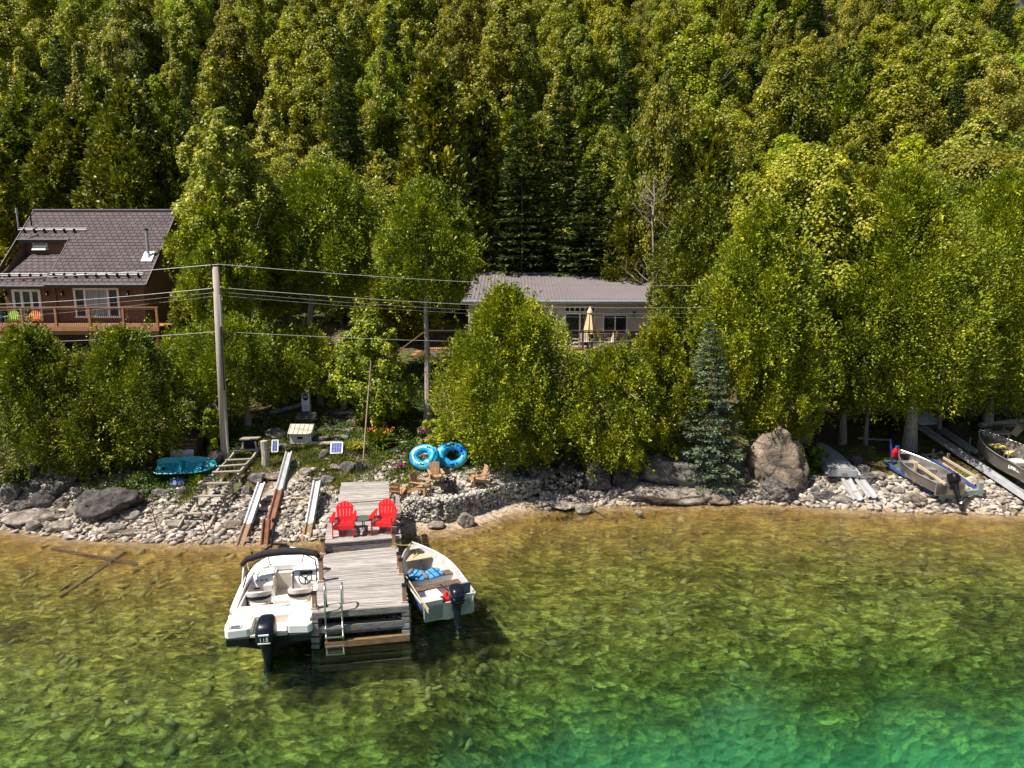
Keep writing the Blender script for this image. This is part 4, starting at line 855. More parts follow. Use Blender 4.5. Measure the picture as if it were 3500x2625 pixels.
# ---------------------------------------------------------------- ramps, tracks, stakes
def channel(name, label, p0, p1, wd, mat, mat2=None, t2=1.0, group=None, h=.07):
    """ridged steel channel from p0 (upper end) to p1; the stretch beyond t2 in a second material"""
    p0, p1 = Vector(p0), Vector(p1)
    for k in range(40):     # lift until it lies on top of the stones
        bad = [i / 20 for i in range(21) if (lambda q: q.z < tz(q.x, q.y) + .13 and q.z > -.05)(p0.lerp(p1, i / 20))]
        if not bad: break
        if min(bad) < .6: p0.z += .03
        if max(bad) > .4 and p1.z > -.2: p1.z += .02
    t = T(name, label, 'steel ramp', p0, 0, group); d = (p1 - p0).normalized(); x = d.cross(up).normalized(); u = x.cross(d)
    prof = [(-.5, .0), (-.40, 1), (-.28, 1), (-.12, .0), (.12, .0), (.28, 1), (.40, 1), (.5, .0)]
    def seg(a, b):
        rings = []
        for q in (a, b): rings.append([q + x * (wd * k) + u * (h * v) for k, v in prof] + [q + x * (wd * k) + u * (h * v - .012) for k, v in prof[::-1]])
        return MB().loft(rings)
    m_ = p0.lerp(p1, t2); seg(p0, m_).build('channel', mat, t, True)
    if mat2: seg(m_, p1).build('rusted_end', mat2, t, True)
    return t
def L3(px, py, dz=0): g = ground_hit(px, py); return Vector((g.x, g.y, g.z + dz))
GR = 'steel ramps on the shore'
e1 = P(905, 1836, .04)
a1 = L3(990, 1583, .25); channel('steel_ramp', 'long steel ramp with rusted lower half, longest of the ramps left of the dock', a1, P(915, 1838, .06), .32, 'galv', 'rustst', .5, GR)
channel('steel_ramp', 'short steel ramp running into the water, leftmost of the three by the dock', L3(898, 1705, .35), P(780, 1985, -.75), .34, 'galv', 'wettimber', .45, GR)
channel('steel_ramp', 'bright short steel ramp nearest the left side of the dock', L3(1087, 1700, .35), P(1028, 1950, -.7), .34, 'aluweath', 'wettimber', .5, GR)
channel('steel_ramp', 'rusty steel ramp section under water beside the bow of the white boat', P(915, 1840, .0), P(900, 1900, -.35), .3, 'rustst', None, 1, GR)
a, b = L3(2868, 1622, .3), L3(2935, 1722, .1); channel('steel_ramp', 'pale steel ramp under the overturned boat, left one of the pair', a, b, .44, 'galv', None, 1, GR)
a, b = L3(2902, 1620, .3), L3(2985, 1722, .1); channel('steel_ramp', 'pale steel ramp under the overturned boat, right one of the pair', a, b, .44, 'galv', None, 1, GR)
a, b = L3(3140, 1492, .15), L3(3520, 1745, .15); channel('steel_ramp', 'very long pale steel ramp passing left of the trailer wheel', a, b, .46, 'aluweath', None, 1, GR, .1)
a, b = L3(3196, 1486, .15), L3(3330, 1575, .15); channel('steel_ramp', 'dark steel ramp in the shade behind the very long pale one', a, b, .42, 'aluweath', None, 1, GR, .1)
# wooden boat track with rollers
t = T('boat_track', 'old wooden boat track with cross rungs climbing the bank on the left', 'boat track', L3(700, 1700), 0)
A0, A1 = L3(612, 1815, .12), L3(818, 1556, .3); B0, B1 = L3(716, 1815, .12), L3(892, 1548, .3)
def trk(s, k): a, b = (A0, A1) if s == 0 else (B0, B1); p = a.lerp(b, k); p = p.copy(); p.z = max(p.z, tz(p.x, p.y) + .1) + .26 * math.sin(math.pi * min(1, k * 1.25)) ; return p
for s in (0, 1): mb = MB(); [mb.beam(trk(s, k / 6), trk(s, (k + 1) / 6), .07, .12) for k in range(6)]; mb.build('rail', 'oldwood', t, True)
for k in (.10, .26, .40, .56, .66, .78, .92):
    a, b = trk(0, k), trk(1, k); MB().beam(a + up * .08 - (b - a) * .06, b + up * .08 + (b - a) * .04, .16, .05).build('rung', 'oldwood', t, True)
for k in (.12, .28, .42, .56):
    for s in (0, 1): p = trk(s, k); g_ = max(tz(p.x, p.y), -.3); MB().beam(p, Vector((p.x, p.y - .05, g_ - .05)), .07, .07, up=(0, 1, 0)).build('leg', 'oldwood', t, True)
mb = MB()
for s in (0, 1):
    for k in range(13): p = trk(s, .1 + k * .033); mb.tube([p + Vector((-.05, 0, .10)), p + Vector((.05, 0, .10))], .045, 8)
mb.build('rollers', 'ember', t, True)['kind'] = 'stuff'
for lab, (px, py), (qx, qy) in (('rusty steel stake leaning left of the wooden boat track', (548, 1852), (518, 1736)), ('rusty steel stake leaning in front of the wooden boat track', (710, 1852), (685, 1740))):
    a = P(px, py, -.15); b = PY(qx, qy, a.y + .05); o = MB().tube([(0, 0, 0), b - a], .018, 6).build('stake', 'rustst'); o.location = a; tag(o, lab, 'stake', 'stakes in the shallows')
# submerged crib remains
for lab, p0, p1_ in (('sunken rail slanting across the lake bed left of the dock', (430, 1915), (210, 2100)), ('sunken cross bar on the lake bed left of the dock', (470, 1950), (190, 1965))):
    a, b = P(*p0, -.35), P(*p1_, -1.0); a.z = tz(a.x, a.y) + .05; b.z = tz(b.x, b.y) + .05; o = MB().beam((0, 0, 0), b - a, .09, .06).build('sunken_rail', 'deckdark'); o.location = a; tag(o, lab, 'rail', 'sunken rails')
g = L3(900, 1560); 
# ---------------------------------------------------------------- bank furniture
p = L3(628, 1645); t = T('rowing_dinghy', 'bright teal plastic boat lying tilted on the bank under the hedge', 'dinghy', (p.x, p.y + .3, p.z + .42), (0, .55, -1.45), scale=.74)
DW = [(-1.5, .45), (-1.3, .58), (-.4, .62), (.6, .60), (1.2, .46), (1.5, .22), (1.58, .06)]
rings = [[(0, y, 0), (b * .7, y, .02), (b, y, .30), (b * .92, y, .31), (b * .6, y, .08), (0, y, .06), (-b * .6, y, .08), (-b * .92, y, .31), (-b, y, .30), (-b * .7, y, .02)] for y, b in DW]
MB().loft(rings).build('hull', 'teal', t, bev=.02); MB().box((0, -.3, .16), (1.0, .3, .05)).build('seat', 'teal', t, bev=.02); MB().box((0, .7, .16), (.95, .3, .05)).build('seat', 'teal', t, bev=.02); MB().box((.05, -1.1, .12), (.14, .1, .12)).build('drain_handle', 'black', t)
p = L3(628, 1580); t = T('storage_box', 'brown slatted wooden box with a white front board above the teal boat', 'box', (p.x, p.y + .3, p.z), .05)
mb = MB(); [mb.box((0, .1, .1 + k * .15), (1.05, .8, .13)) for k in range(5)]; mb.build('body', 'brownbox', t)
mb = MB(); [mb.box((0, -.32 + k * .14, .84), (1.15, .13, .03)) for k in range(7)]; mb.build('lid', 'brownbox', t); MB().box((-.02, -.36, .26), (.9, .03, .46)).build('front_board', 'trimw', t)
p = L3(610, 1665); o = MB().round_loft([(0, 0, 0, .3, .25), (0, 0, .15, .34, .28), (0, 0, .28, .2, .15)], 14, 2.4).build('blue_bag', 'bluepaint'); o.location = p; tag(o, 'blue bundle on the ground under the teal boat', 'bag')
p = L3(848, 1556); t = T('animal_hutch', 'dark open fronted wooden hutch with pale corner posts right of the utility pole', 'hutch', (p.x, p.y + .3, p.z + .02), .1)
MB().box((0, .1, .3), (.50, .42, .5)).build('body', 'black', t); [MB().box((s * .27, -.14, .25), (.06, .05, .5), (0, s * -.12, 0)).build('corner_post', 'cream', t) for s in (-1, 1)]
MB().box((0, .08, .575), (.72, .62, .05), (-.12, 0, 0)).build('roof', 'oldwood', t)
p = L3(908, 1592); t = T('stump_post', 'thick weathered log post standing between the hutch and a solar panel', 'post', (p.x, p.y, p.z - .1), 0)
MB().tube([(0, 0, 0), (.02, 0, .5), (-.02, .03, 1.08)], [.17, .15, .145], 12).build('log', 'barkpale', t); MB().lathe([(.14, 1.075), (.14, 1.085)], 12, (-.02, .03, 0)).build('sawn_top', 'palewood', t)
def solarpanel(label, px, py, rz, tilt, w_=.48, h_=.62):
    p = L3(px, py); t = T('solar_panel', label, 'solar panel', (p.x, p.y, p.z + .12), (tilt, 0, rz), 'small solar panels')
    MB().box((0, h_ / 2, 0), (w_, h_, .025)).build('cells', 'solar', t); mb = MB()
    for a, b in (((-w_ / 2, 0), (w_ / 2, 0)), ((-w_ / 2, h_), (w_ / 2, h_)), ((-w_ / 2, 0), (-w_ / 2, h_)), ((w_ / 2, 0), (w_ / 2, h_))): mb.beam((a[0], a[1], .006), (b[0], b[1], .006), .035, .035)
    mb.build('frame', 'trimw', t); MB().beam((0, h_ * .8, -.02), (0, h_ * .9, -.5), .04, .03, up=(1, 0, 0)).build('prop', 'oldwood', t)
solarpanel('small blue solar panel tilted beside the stump post', 940, 1556, .15, 1.05, .24, .5)
solarpanel('blue solar panel with white frame on the bank right of the beige hut', 1150, 1562, .12, .78, .46, .50)
p = L3(1028, 1530); t = T('pump_house', 'small beige hut with ribbed metal roof and dark slot opening', 'hut', (p.x, p.y + .35, p.z + .02), -.02)
mb = MB().box((0, 0, .33), (.90, .6, .46)); [mb.box((-.45 + k * .1, -.302, .33), (.012, .012, .46)) for k in range(10)]; mb.build('wall', 'beigewall', t)
mb = MB(); mb.beam((0, -.40, .54), (0, .05, .86), 1.02, .03, up=(0, 0, 1)).beam((0, .05, .865), (0, .42, .6), 1.02, .03); [mb.beam((x, -.405, .558), (x, .04, .882), .02, .03) for x in (-.48, -.29, -.1, .1, .29, .48)]; mb.build('roof', 'beigesteel', t)
MB().box((-.02, -.315, .36), (.22, .02, .10)).build('opening', 'black', t); [MB().box((s * .4, 0, .05), (.08, .5, .12)).build('foot', 'oldwood', t) for s in (-1, 1)]
# hanging sign
p = L3(1050, 1425); a = PY(1047, 1302, p.y); hs = p.z; t = T('sign_board', 'tall narrow white sign with a round black emblem by a grey stump', 'sign', (p.x, p.y, p.z), .0)
zt_, zb_ = PY(1047, 1341, p.y).z - p.z, PY(1047, 1404, p.y).z - p.z; w_ = 27 / F * (p.y + 1)
MB().box((0, -.12, (zt_ + zb_) / 2), (w_, .02, zt_ - zb_)).build('board', 'trimw', t)
MB().prism([(.13 * w_ / .36 * math.cos(k * .3142), zt_ - .19 + .17 * math.sin(k * .3142)) for k in range(20)], -.136, -.132, mat=Matrix(((1, 0, 0, 0), (0, 0, 1, 0), (0, 1, 0, 0), (0, 0, 0, 1)))).build('emblem', 'black', t)
text_on('ZA', .15, Matrix.Translation((0, -.139, zt_ - .19)) @ Euler((R(90), 0, 0)).to_matrix().to_4x4(), 'emblem_letters', t, 'label')
mb = MB(); [mb.box((.0 + dx, -.133, zt_ - .42 - k * .075), (w_ * wd_, .004, .022)) for k, (wd_, dx) in enumerate(((.6, 0), (.4, .02), (.7, 0), (.75, .01), (.5, 0)))]; mb.build('text_lines', 'coolblue', t)
MB().tube([(.06, .05, -.2), (.06, .05, zt_ + .45)], [.16, .12], 12).build('stump', 'barkpale', t)
# thin bare pole
a = L3(1240, 1585); b = PY(1268, 1234, a.y + .1); o = MB().tube([(0, 0, -.2), (b - a) * .5, b - a], [.035, .03, .016], 8).build('flagpole', 'palewood'); o.location = a; tag(o, 'thin bare wooden flagpole leaning slightly right above the dock', 'pole')
p = L3(1228, 1618); o = MB().box((0, 0, .22), (.22, .2, .5), (0, 0, .3)).box((.2, .06, .16), (.16, .2, .34), (0, 0, .1)).build('concrete_block', 'rockdark'); o.location = p; tag(o, 'dark square block pair at the foot of the flagpole', 'block')
# logs and stone steps
def log(label, p0, p1, r, m_='barkpale', grp='logs lying on the ground'):
    a, b = Vector(p0), Vector(p1); n_ = 6; pts = [(b - a) * (k / n_) + Vector((0, random.uniform(-.02, .02), random.uniform(-.015, .015))) for k in range(n_ + 1)]
    o = MB().tube(pts, [r * (1 - .25 * k / n_) for k in range(n_ + 1)], 10).build('log', m_); o.location = a; tag(o, label, 'log', grp)
log('pale squared log in the shade left of the white sign', L3(925, 1420, .1), L3(1030, 1395, .15), .12)
log('log edging the bank right of the beige hut', L3(1068, 1522, .05), L3(1170, 1520, .06), .10, 'oldwood')
log('short pale log in the flower bed left of the blue tubes', L3(1340, 1524, .06), L3(1398, 1518, .06), .09)
log('driftwood root lying beside the wooden boat track', L3(905, 1632, .04), L3(990, 1618, .06), .05)
log('thin board lying across the cobbles left of the dock', L3(868, 1718, .06), L3(1118, 1710, .1), .05, 'palewood')
log('thin pale log in the shade behind the blue cradle', L3(2932, 1504, .08), L3(3045, 1512, .08), .06)
log('grey log on the ground behind the bench, upper of two', L3(3350, 1466, .15), L3(3540, 1446, .2), .15, 'barkpale')
log('grey log on the ground behind the bench, lower of two', L3(3360, 1484, .12), L3(3500, 1462, .15), .12, 'barkpale')
for k, (px, py, w_) in enumerate(((1150, 1470, 1.5), (1158, 1440, 1.4), (1165, 1412, 1.3), (1120, 1500, 1.8))):
    p = L3(px, py); o = MB().box((0, 0, .02), (w_, .45, .14), (0, 0, .05 * k - .06)).build('stone_step', 'rock', bev=.03); o.location = p; tag(o, ('second lowest', 'second highest', 'highest', 'lowest')[k] + ' rough stone step climbing the shaded bank right of the sign', 'step', 'stone steps up the bank')
hp = [P(1893, 1575, 1.2), L3(1915, 1640, .1), L3(1950, 1690, .06), P(2010, 1730, .05), P(2060, 1765, -.1), P(2160, 1810, -.5)]
hp = [p.copy() for p in hp]; o = MB().tube([p - hp[1] for p in hp], .035, 8).build('water_hose', 'black'); o.location = hp[1]; tag(o, 'black hose running from the cedar roots into the lake', 'hose')
# exposed roots under the cedars
t = T('exposed_roots', 'tangle of bare grey cedar roots over the dark hollowed boulder', 'roots', L3(2120, 1610), 0); r6 = np.random.default_rng(6)
for k in range(16):
    x = r6.uniform(-1.1, 1.1); MB().tube([(x, .1, .7 + r6.uniform(-.1, .2)), (x + r6.normal() * .25, -.25, .5), (x + r6.normal() * .5, -.5, .2 + r6.uniform(0, .2)), (x + r6.normal() * .7, -.6, -.1)], [.06, .045, .03, .012], 6).build('root', 'dead', t)
# ---------------------------------------------------------------- utility pole and wires
a = L3(770, 1565); b = PY(737, 912, a.y - .1); t = T('utility_pole', 'tall grey wooden utility pole beside the boat track, with conduit', 'utility pole', a, 0)
MB().tube([(0, 0, -.3), (b - a) * .5, b - a], [.165, .145, .125], 14).build('shaft', 'pole', t, smooth=True)
MB().tube([(.18, -.1, -.1), (.15, -.11, 2.6)], .045, 8).build('conduit', 'galv', t); MB().tube([((b - a) * .5) + Vector((.13, -.1, -1)), ((b - a) * .82) + Vector((.13, -.1, 0))], .02, 6).build('cable', 'black', t)
MB().tube([(b - a) * .70 + Vector((.15, -.08, 0)), (b - a) * .86 + Vector((.15, -.08, 0))], .05, 8).build('conduit', 'galv', t)
for k_, z_ in enumerate((.995, .88)): MB().lathe([(.03, 0), (.05, .04), (.03, .09)], 10, (b - a) * z_ + Vector((-.12, -.08, .03))).build('insulator', 'black', t)
def wire(label, py0, right, left, r=.0095):
    top = PY(748, py0, a.y - .1); pts = []
    rp, lp = PY(*right), PY(*left)
    for s_, q in ((1, lp), (0, rp)):
        seg_ = [top.lerp(q, k / 10) - up * (.35 * math.sin(math.pi * k / 10)) * (.6 if s_ else 1) for k in range(11)]
        pts = pts + (seg_[::-1][:-1] if s_ else seg_)
    o0 = pts[0]; o = MB().tube([p - o0 for p in pts], r, 5).build('power_line', 'galv'); o.location = o0; tag(o, label, 'wire', 'overhead wires')
wire('topmost overhead wire at the tip of the utility pole', 903, (2620, 972, 31.5), (-400, 952, 31))
wire('second overhead wire, below the topmost one', 983, (2620, 1047, 31.5), (-400, 1045, 31))
wire('lowest overhead wire, crossing below both cottage decks', 1133, (2620, 1148, 31.5), (-400, 1168, 31), .008)
wire('thin dark overhead wire just under the second wire', 998, (2620, 1068, 30.5), (-400, 1070, 32), .0035)
wire('thinnest dark overhead wire, third below the pole tip', 1010, (2620, 1082, 31), (-400, 1100, 32), .003)
# ---------------------------------------------------------------- brown house
H = T('brown_house', 'brown sided house with grey tiled roof and long upper deck on the left', 'house', (-28, 50, 5.4), 0)
XL, XR, YW, ZF, YR, ZR, YE, ZE = -33.0, -23.9, 46.5, 5.47, 51.0, 12.95, 45.8, 8.0
YB = 56.2
mb = MB(); mb.add([(XL, YW, 2), (XR, YW, 2), (XR, YW, 8.5), (XL, YW, 8.5)], [(0, 1, 2, 3)])
mb.add([(XR, YW, 2), (XR, YB - .7, 2), (XR, YB - .7, 8.5), (XR, YR, 12.7), (XR, YW, 8.5)], [(0, 1, 2, 3, 4)]); mb.add([(XL, YW, 2), (XL, YW, 8.5), (XL, YR, 12.7), (XL, YB - .7, 8.5), (XL, YB - .7, 2)], [(0, 1, 2, 3, 4)])
mb.add([(XL, YB - .7, 2), (XL, YB - .7, 8.5), (XR, YB - .7, 8.5), (XR, YB - .7, 2)], [(0, 1, 2, 3)])
for k in range(20): mb.box(((XL + XR) / 2, YW - .008, 5.6 + k * .15), (XR - XL - .02, .016, .012))
mb.box((-29.75, YW - .05, 6.95), (.2, .1, 2.9)).box((XR - .1, YW - .05, 6.95), (.2, .1, 2.9)); 
mb.build('wall', 'siding', H, True)
xd = -29.85
def slope(mb, x0, x1, ya, za, yb, zb, th=.14):
    d = Vector((0, yb - ya, zb - za)).normalized(); n_ = Vector((0, -d.z, d.y)); vs = []
    for x in (x0, x1): vs += [Vector((x, ya, za)), Vector((x, yb, zb)), Vector((x, yb, zb)) - n_ * th, Vector((x, ya, za)) - n_ * th]
    mb.add(vs, [(0, 1, 2, 3), (7, 6, 5, 4), (0, 4, 5, 1), (1, 5, 6, 2), (2, 6, 7, 3), (3, 7, 4, 0)])
mb = MB(); slope(mb, xd, XR + .5, YE, ZE, YR, ZR); slope(mb, XL - .4, xd - .01, YE - .05, ZE - .09, 49.2, 10.05); slope(mb, XL - .4, xd, 48.85, ZE + (48.85 - YE) * .952, YR, ZR); slope(mb, XL - .4, XR + .5, YB, ZE, YR + .02, ZR - .01)
rf = mb.build('roof', 'rooftile', H, True)
mb = MB().box(((xd + XR + .5) / 2, YE - .03, ZE - .13), (XR + .5 - xd, .05, .22)).box(((xd + XL - .4) / 2, YE - .08, ZE - .22), (xd - XL + .4, .05, .2)).box(((xd + XL - .4) / 2, 48.82, 10.78), (xd - XL + .4, .05, .26)).beam((xd - .03, YE, ZE - .05), (xd - .03, 48.85, ZE + 2.87), .04, .12)
mb.beam((XR + .52, YE, ZE - .1), (XR + .52, YR, ZR - .1), .05, .24).beam((XL - .42, YE, ZE - .1), (XL - .42, YR, ZR - .1), .05, .24); mb.build('fascia', 'fascia', rf, True)
mb = MB().box(((xd + XR + .5) / 2, YE - .10, ZE + .0), (XR + .5 - xd, .1, .06)).box(((xd + XL - .4) / 2, YE - .15, ZE - .09), (xd - XL + .4, .1, .06)).box(((xd + XL - .4) / 2, 48.76, 10.90), (xd - XL + .4, .1, .06)).box(((XL + XR) / 2, YR, ZR + .02), (XR - XL + .9, .3, .05)); mb.build('gutter', 'galv', rf, True)
MB().box(((XL + xd) / 2, 49.5, 10.35), (xd - XL - .1, .8, 1.2)).prism([(YE + .1, ZE - .1), (49.1, 10.85), (49.1, 9.9)], xd - .03, xd + .03, mat=Matrix(((0, 0, 1, 0), (1, 0, 0, 0), (0, 1, 0, 0), (0, 0, 0, 1)))).build('dormer_wall', 'siding', H, True)
def win(par, x0, x1, z0, z1, Y, cols=(1,), mat='trimw', nm='window', curtain=None, fr=.09, rows=0):
    mb = MB(); W_, H_ = x1 - x0, z1 - z0; cx, cz = (x0 + x1) / 2, (z0 + z1) / 2
    mb.box((cx, Y - .04, z1 - fr / 2), (W_, .1, fr)).box((cx, Y - .045, z0 + fr / 2), (W_ + .06, .12, fr)); xs = [x0 + fr / 2, x1 - fr / 2]; tot = sum(cols); acc = 0
    for c in cols[:-1]: acc += c; xs.append(x0 + W_ * acc / tot)
    for x in xs: mb.box((x, Y - .042, cz), (fr, .09, H_ - 2 * fr))
    for k in range(rows): mb.box((cx, Y - .035, z0 + H_ * (k + 1) / (rows + 1)), (W_ - 2 * fr, .05, .04))
    o = mb.build(nm, mat, par, True); MB().box((cx, Y - .005, cz), (W_ - .05, .03, H_ - .05)).build('pane', 'glass', o, True)
    if curtain: mb = MB(); n_ = 26; a_, b_ = curtain; vs = []; [vs.extend([(a_ + (b_ - a_) * k / n_, Y - .024 - .01 * (k % 2), z0 + .1), (a_ + (b_ - a_) * k / n_, Y - .024 - .01 * (k % 2), z1 - .1)]) for k in range(n_ + 1)]; mb.add(vs, [(2 * k, 2 * k + 2, 2 * k + 3, 2 * k + 1) for k in range(n_)]); mb.build('curtain', 'curtain', o, True)
    return o
win(H, -32.5, -30.65, 5.6, 7.66, YW, (1, 1, 1), nm='glazed_door', fr=.16)
win(H, -28.5, -25.55, 5.8, 7.75, YW, (1, 2.1, 1), curtain=(-27.75, -26.35), fr=.13)
win(H, -32.5, -31.5, 10.20, 10.72, 49.1, (1,)); win(H, -30.35, -29.95, 10.25, 10.7, 49.1, (1,))
MB().box((-32.0, 48.93, 10.36), (.92, .03, .42), (-.6, 0, 0)).build('open_sash', 'trimw', H, True)
def lamp(par, x, Y, z): o = MB().box((x, Y - .05, z + .12), (.1, .1, .16)).box((x, Y - .12, z), (.13, .13, .2)).build('wall_lamp', 'black', par, True); MB().box((x, Y - .19, z - .01), (.07, .02, .13)).build('lamp_glass', 'trimw', o, True)
for x in (-33.4 + .5, -30.2, -29.2, -24.95): lamp(H, x, YW, 7.35)
for x0, x1, Y, z in ((xd + .1, XR + .1, 46.25, 8.60), (XL - .3, xd - .1, 46.25, 8.55), (XL - .6, xd + .9, 49.35, 11.55)):
    sg = MB().tube([(x0, Y, z), (x1, Y, z)], .022, 6).tube([(x0, Y + .06, z + .1), (x1, Y + .06, z + .1)], .022, 6).build('snow_guard', 'trimw', rf, True)
for x0, x1, Y, z in ((xd + .1, XR + .1, 46.25, 8.55), (XL - .3, xd - .1, 46.25, 8.5), (XL - .4, xd + .4, 49.35, 11.48)):
    mb = MB(); n_ = int((x1 - x0) / .68)
    for k in range(n_ + 1): mb.box((x0 + .25 + k * .68, Y - .03, z + .02), (.07, .16, .26), (.3, 0, 0))
    mb.build('guard_brackets', 'black', rf, True)['kind'] = 'stuff'
cy = 47.6; cz = ZE + (cy - YE) * .952; c_ = MB().lathe([(.10, -.3), (.10, 1.75)], 14, (-24.0, cy, cz)).build('chimney_pipe', 'steel', rf, True, smooth=False)
MB().lathe([(.15, 1.72), (.15, 1.80), (.10, 1.86)], 14, (-24.0, cy, cz)).build('cap', 'black', c_, True); MB().lathe([(.24, -.2), (.13, .26)], 14, (-24.0, cy, cz)).beam((-24.0, cy - .35, cz - .27), (-24.0, cy + .3, cz + .35), .7, .04).build('flashing', 'trimw', c_, True)
MB().lathe([(.045, -.2), (.045, .9)], 8, (-32.6, 49.3, 12.0)).build('vent_pipe', 'black', rf, True); MB().lathe([(.045, -.2), (.045, 1.0)], 8, (-33.1, 48.7, 11.8)).lathe([(.07, .8), (.07, 1.15)], 8, (-33.1, 48.7, 11.8)).build('vent_pipe', 'galv', rf, True)
DX0, DX1, DY = -42.0, -21.9, 44.0
mb = MB(); n_ = 18
for k in range(n_): mb.box(((DX0 + DX1) / 2, DY + .07 + k * .139, ZF - .02), (DX1 - DX0, .13, .04))
D_ = mb.build('deck', 'deckwood', H, True)
MB().box(((DX0 + DX1) / 2, DY - .03, ZF - .15), (DX1 - DX0, .05, .26)).box(((DX0 + DX1) / 2, DY + .3, ZF - .42), (DX1 - DX0 - .4, .12, .24)).build('rim_board', 'deckwood', D_, True)
mb = MB(); [mb.box(((DX0 + DX1) / 2, DY + .35 + k * .6, ZF - .17), (DX1 - DX0 - .2, .06, .2)) for k in range(4)]; mb.build('joists', 'deckdark', D_, True)
mb = MB().box(((DX0 + DX1) / 2, DY + .05, ZF + 1.18), (DX1 - DX0, .15, .045)).box(((DX0 + DX1) / 2, DY + .05, ZF + 1.08), (DX1 - DX0, .05, .09)).box(((DX0 + DX1) / 2, DY + .05, ZF + .1), (DX1 - DX0, .05, .09)); rl = mb.build('railing', 'deckwood', D_, True)
mb = MB(); [mb.box((DX0 + .1 + k * .127, DY + .05, ZF + .6), (.02, .02, .95)) for k in range(int((DX1 - DX0) / .127))]; mb.build('balusters', 'black', rl, True)['kind'] = 'stuff'
for k in range(10): MB().box((DX1 - .1 - k * 2.09, DY + .05, ZF + .52), (.13, .13, 1.3)).build('railing_post', 'deckwood', rl, True)
for x in (-22.2, -26.3, -30.3, -34.5, -38.5): MB().box((x, DY + .3, 3.6), (.17, .17, 3.2)).build('deck_post', 'deckwood', D_, True)
for lab, m_, x in (('blue garden chair on the brown house deck, leftmost in the photo', 'cblue', -32.95), ('lime green garden chair on the brown house deck', 'cgreen', -31.75), ('orange garden chair on the brown house deck, rightmost', 'corange', -30.35)):
    slatted_chair('adirondack_chair', lab, m_, (x, 45.15, ZF + .002), .35, 'coloured chairs on the brown house deck', width=.58)
# ---------------------------------------------------------------- grey cottage
H = T('grey_cottage', 'low beige cottage with ribbed grey metal roof and railed deck', 'house', (3.5, 47, 4.2), 0)
X0, X1, YW, ZF = -2.7, 10.6, 44.0, 4.17
mb = MB(); mb.add([(X0, YW, 3), (X1, YW, 3), (X1, YW, 7.05), (X0, YW, 7.05)], [(0, 1, 2, 3)]); mb.add([(X0, YW, 3), (X0, YW, 7.05), (X0, 51, 8.3), (X0, 51, 3)], [(0, 1, 2, 3)]); mb.add([(X1, YW, 3), (X1, 51, 3), (X1, 51, 8.3), (X1, YW, 7.05)], [(0, 1, 2, 3)])
for k in range(33): mb.box((X0 + .2 + k * .4, YW - .006, 6.0), (.03, .012, 2.1))
mb.build('wall', 'beigewall', H, True); MB().box(((X0 + 3.2) / 2, YW - .05, 4.6), (3.2 - X0, .1, .86)).box(((5.2 + X1) / 2, YW - .05, 4.6), (X1 - 5.2, .1, .86)).build('stone_base', 'veneer', H, True)
mb = MB(); slope(mb, X0 - .35, X1 + .4, 43.45, 7.18, 51, 8.55, .1); slope(mb, X0 - .35, X1 + .4, 56, 7.2, 51.01, 8.54, .1)
for k in range(62): x = X0 - .3 + k * .225; mb.beam((x, 43.46, 7.2), (x, 50.95, 8.565), .03, .035)
mb.box(((X0 + X1) / 2, 51, 8.58), (X1 - X0 + .8, .3, .05)); rf = mb.build('roof', 'roofmetal', H, True)
MB().box(((X0 + X1) / 2, 43.40, 7.02), (X1 - X0 + .8, .06, .2)).box(((X0 + X1) / 2, 43.32, 7.10), (X1 - X0 + .8, .12, .1)).build('fascia', 'fasciagrey', rf, True)
win(H, 3.25, 5.15, 4.2, 6.32, YW, (1, 1), nm='patio_door', fr=.09); win(H, 3.25, 5.15, 6.36, 6.74, YW, (1, 1, 1, 1, 1, 1), nm='transom_window', fr=.06)
win(H, 5.62, 7.15, 5.03, 6.22, YW, (1, 1), fr=.08); win(H, .9, 2.78, 4.95, 6.2, YW, (1, 1), fr=.08); lamp(H, 7.55, YW, 6.2)
DX0, DX1, DY = -5.2, 9.3, 41.9
mb = MB(); [mb.box(((DX0 + DX1) / 2, DY + .07 + k * .139, ZF - .02), (DX1 - DX0, .13, .04)) for k in range(15)]; D_ = mb.build('deck', 'deckwood', H, True)
MB().box(((DX0 + DX1) / 2, DY - .03, ZF - .17), (DX1 - DX0, .05, .26)).build('rim_board', 'oldwood', D_, True)
rl = MB().box(((DX0 + DX1) / 2, DY + .05, ZF + 1.24), (DX1 - DX0, .15, .05)).box(((DX0 + DX1) / 2, DY + .05, ZF + 1.15), (DX1 - DX0, .05, .08)).box(((DX0 + DX1) / 2, DY + .05, ZF + .1), (DX1 - DX0, .05, .08)).build('railing', 'deckdark', D_, True)
mb = MB(); [mb.box((DX0 + .1 + k * .135, DY + .05, ZF + .62), (.018, .018, 1.02)) for k in range(int((DX1 - DX0) / .135))]; mb.build('balusters', 'black', rl, True)['kind'] = 'stuff'
for x in (-5.1, -3.0, -.8, 1.6, 4.2, 6.1, 8.0, 9.2): MB().box((x, DY + .05, ZF + .55), (.13, .13, 1.35)).build('railing_post', 'deckdark', rl, True)
for x in (-5, -2.5, 0, 2.5, 5, 7.5): MB().box((x, DY + .3, 3.3), (.15, .15, 1.6)).build('deck_post', 'oldwood', D_, True)
mb = MB(); [mb.box((-5.7 - k * .26, DY + .9, ZF - .12 - k * .19), (.28, 1.0, .04)) for k in range(7)]; mb.beam((-5.3, DY + .4, ZF - .05), (-7.3, DY + .4, ZF - 1.5), .05, .25); mb.build('stairs', 'deckwood', H, True)
mb = MB(); mb.beam((-5.3, DY + .4, ZF + 1.1), (-7.3, DY + .4, ZF - .35), .09, .07); mb.box((-7.25, DY + .4, ZF - .9), (.13, .13, 1.3)); mb.build('stair_rail', 'deckwood', H, True)
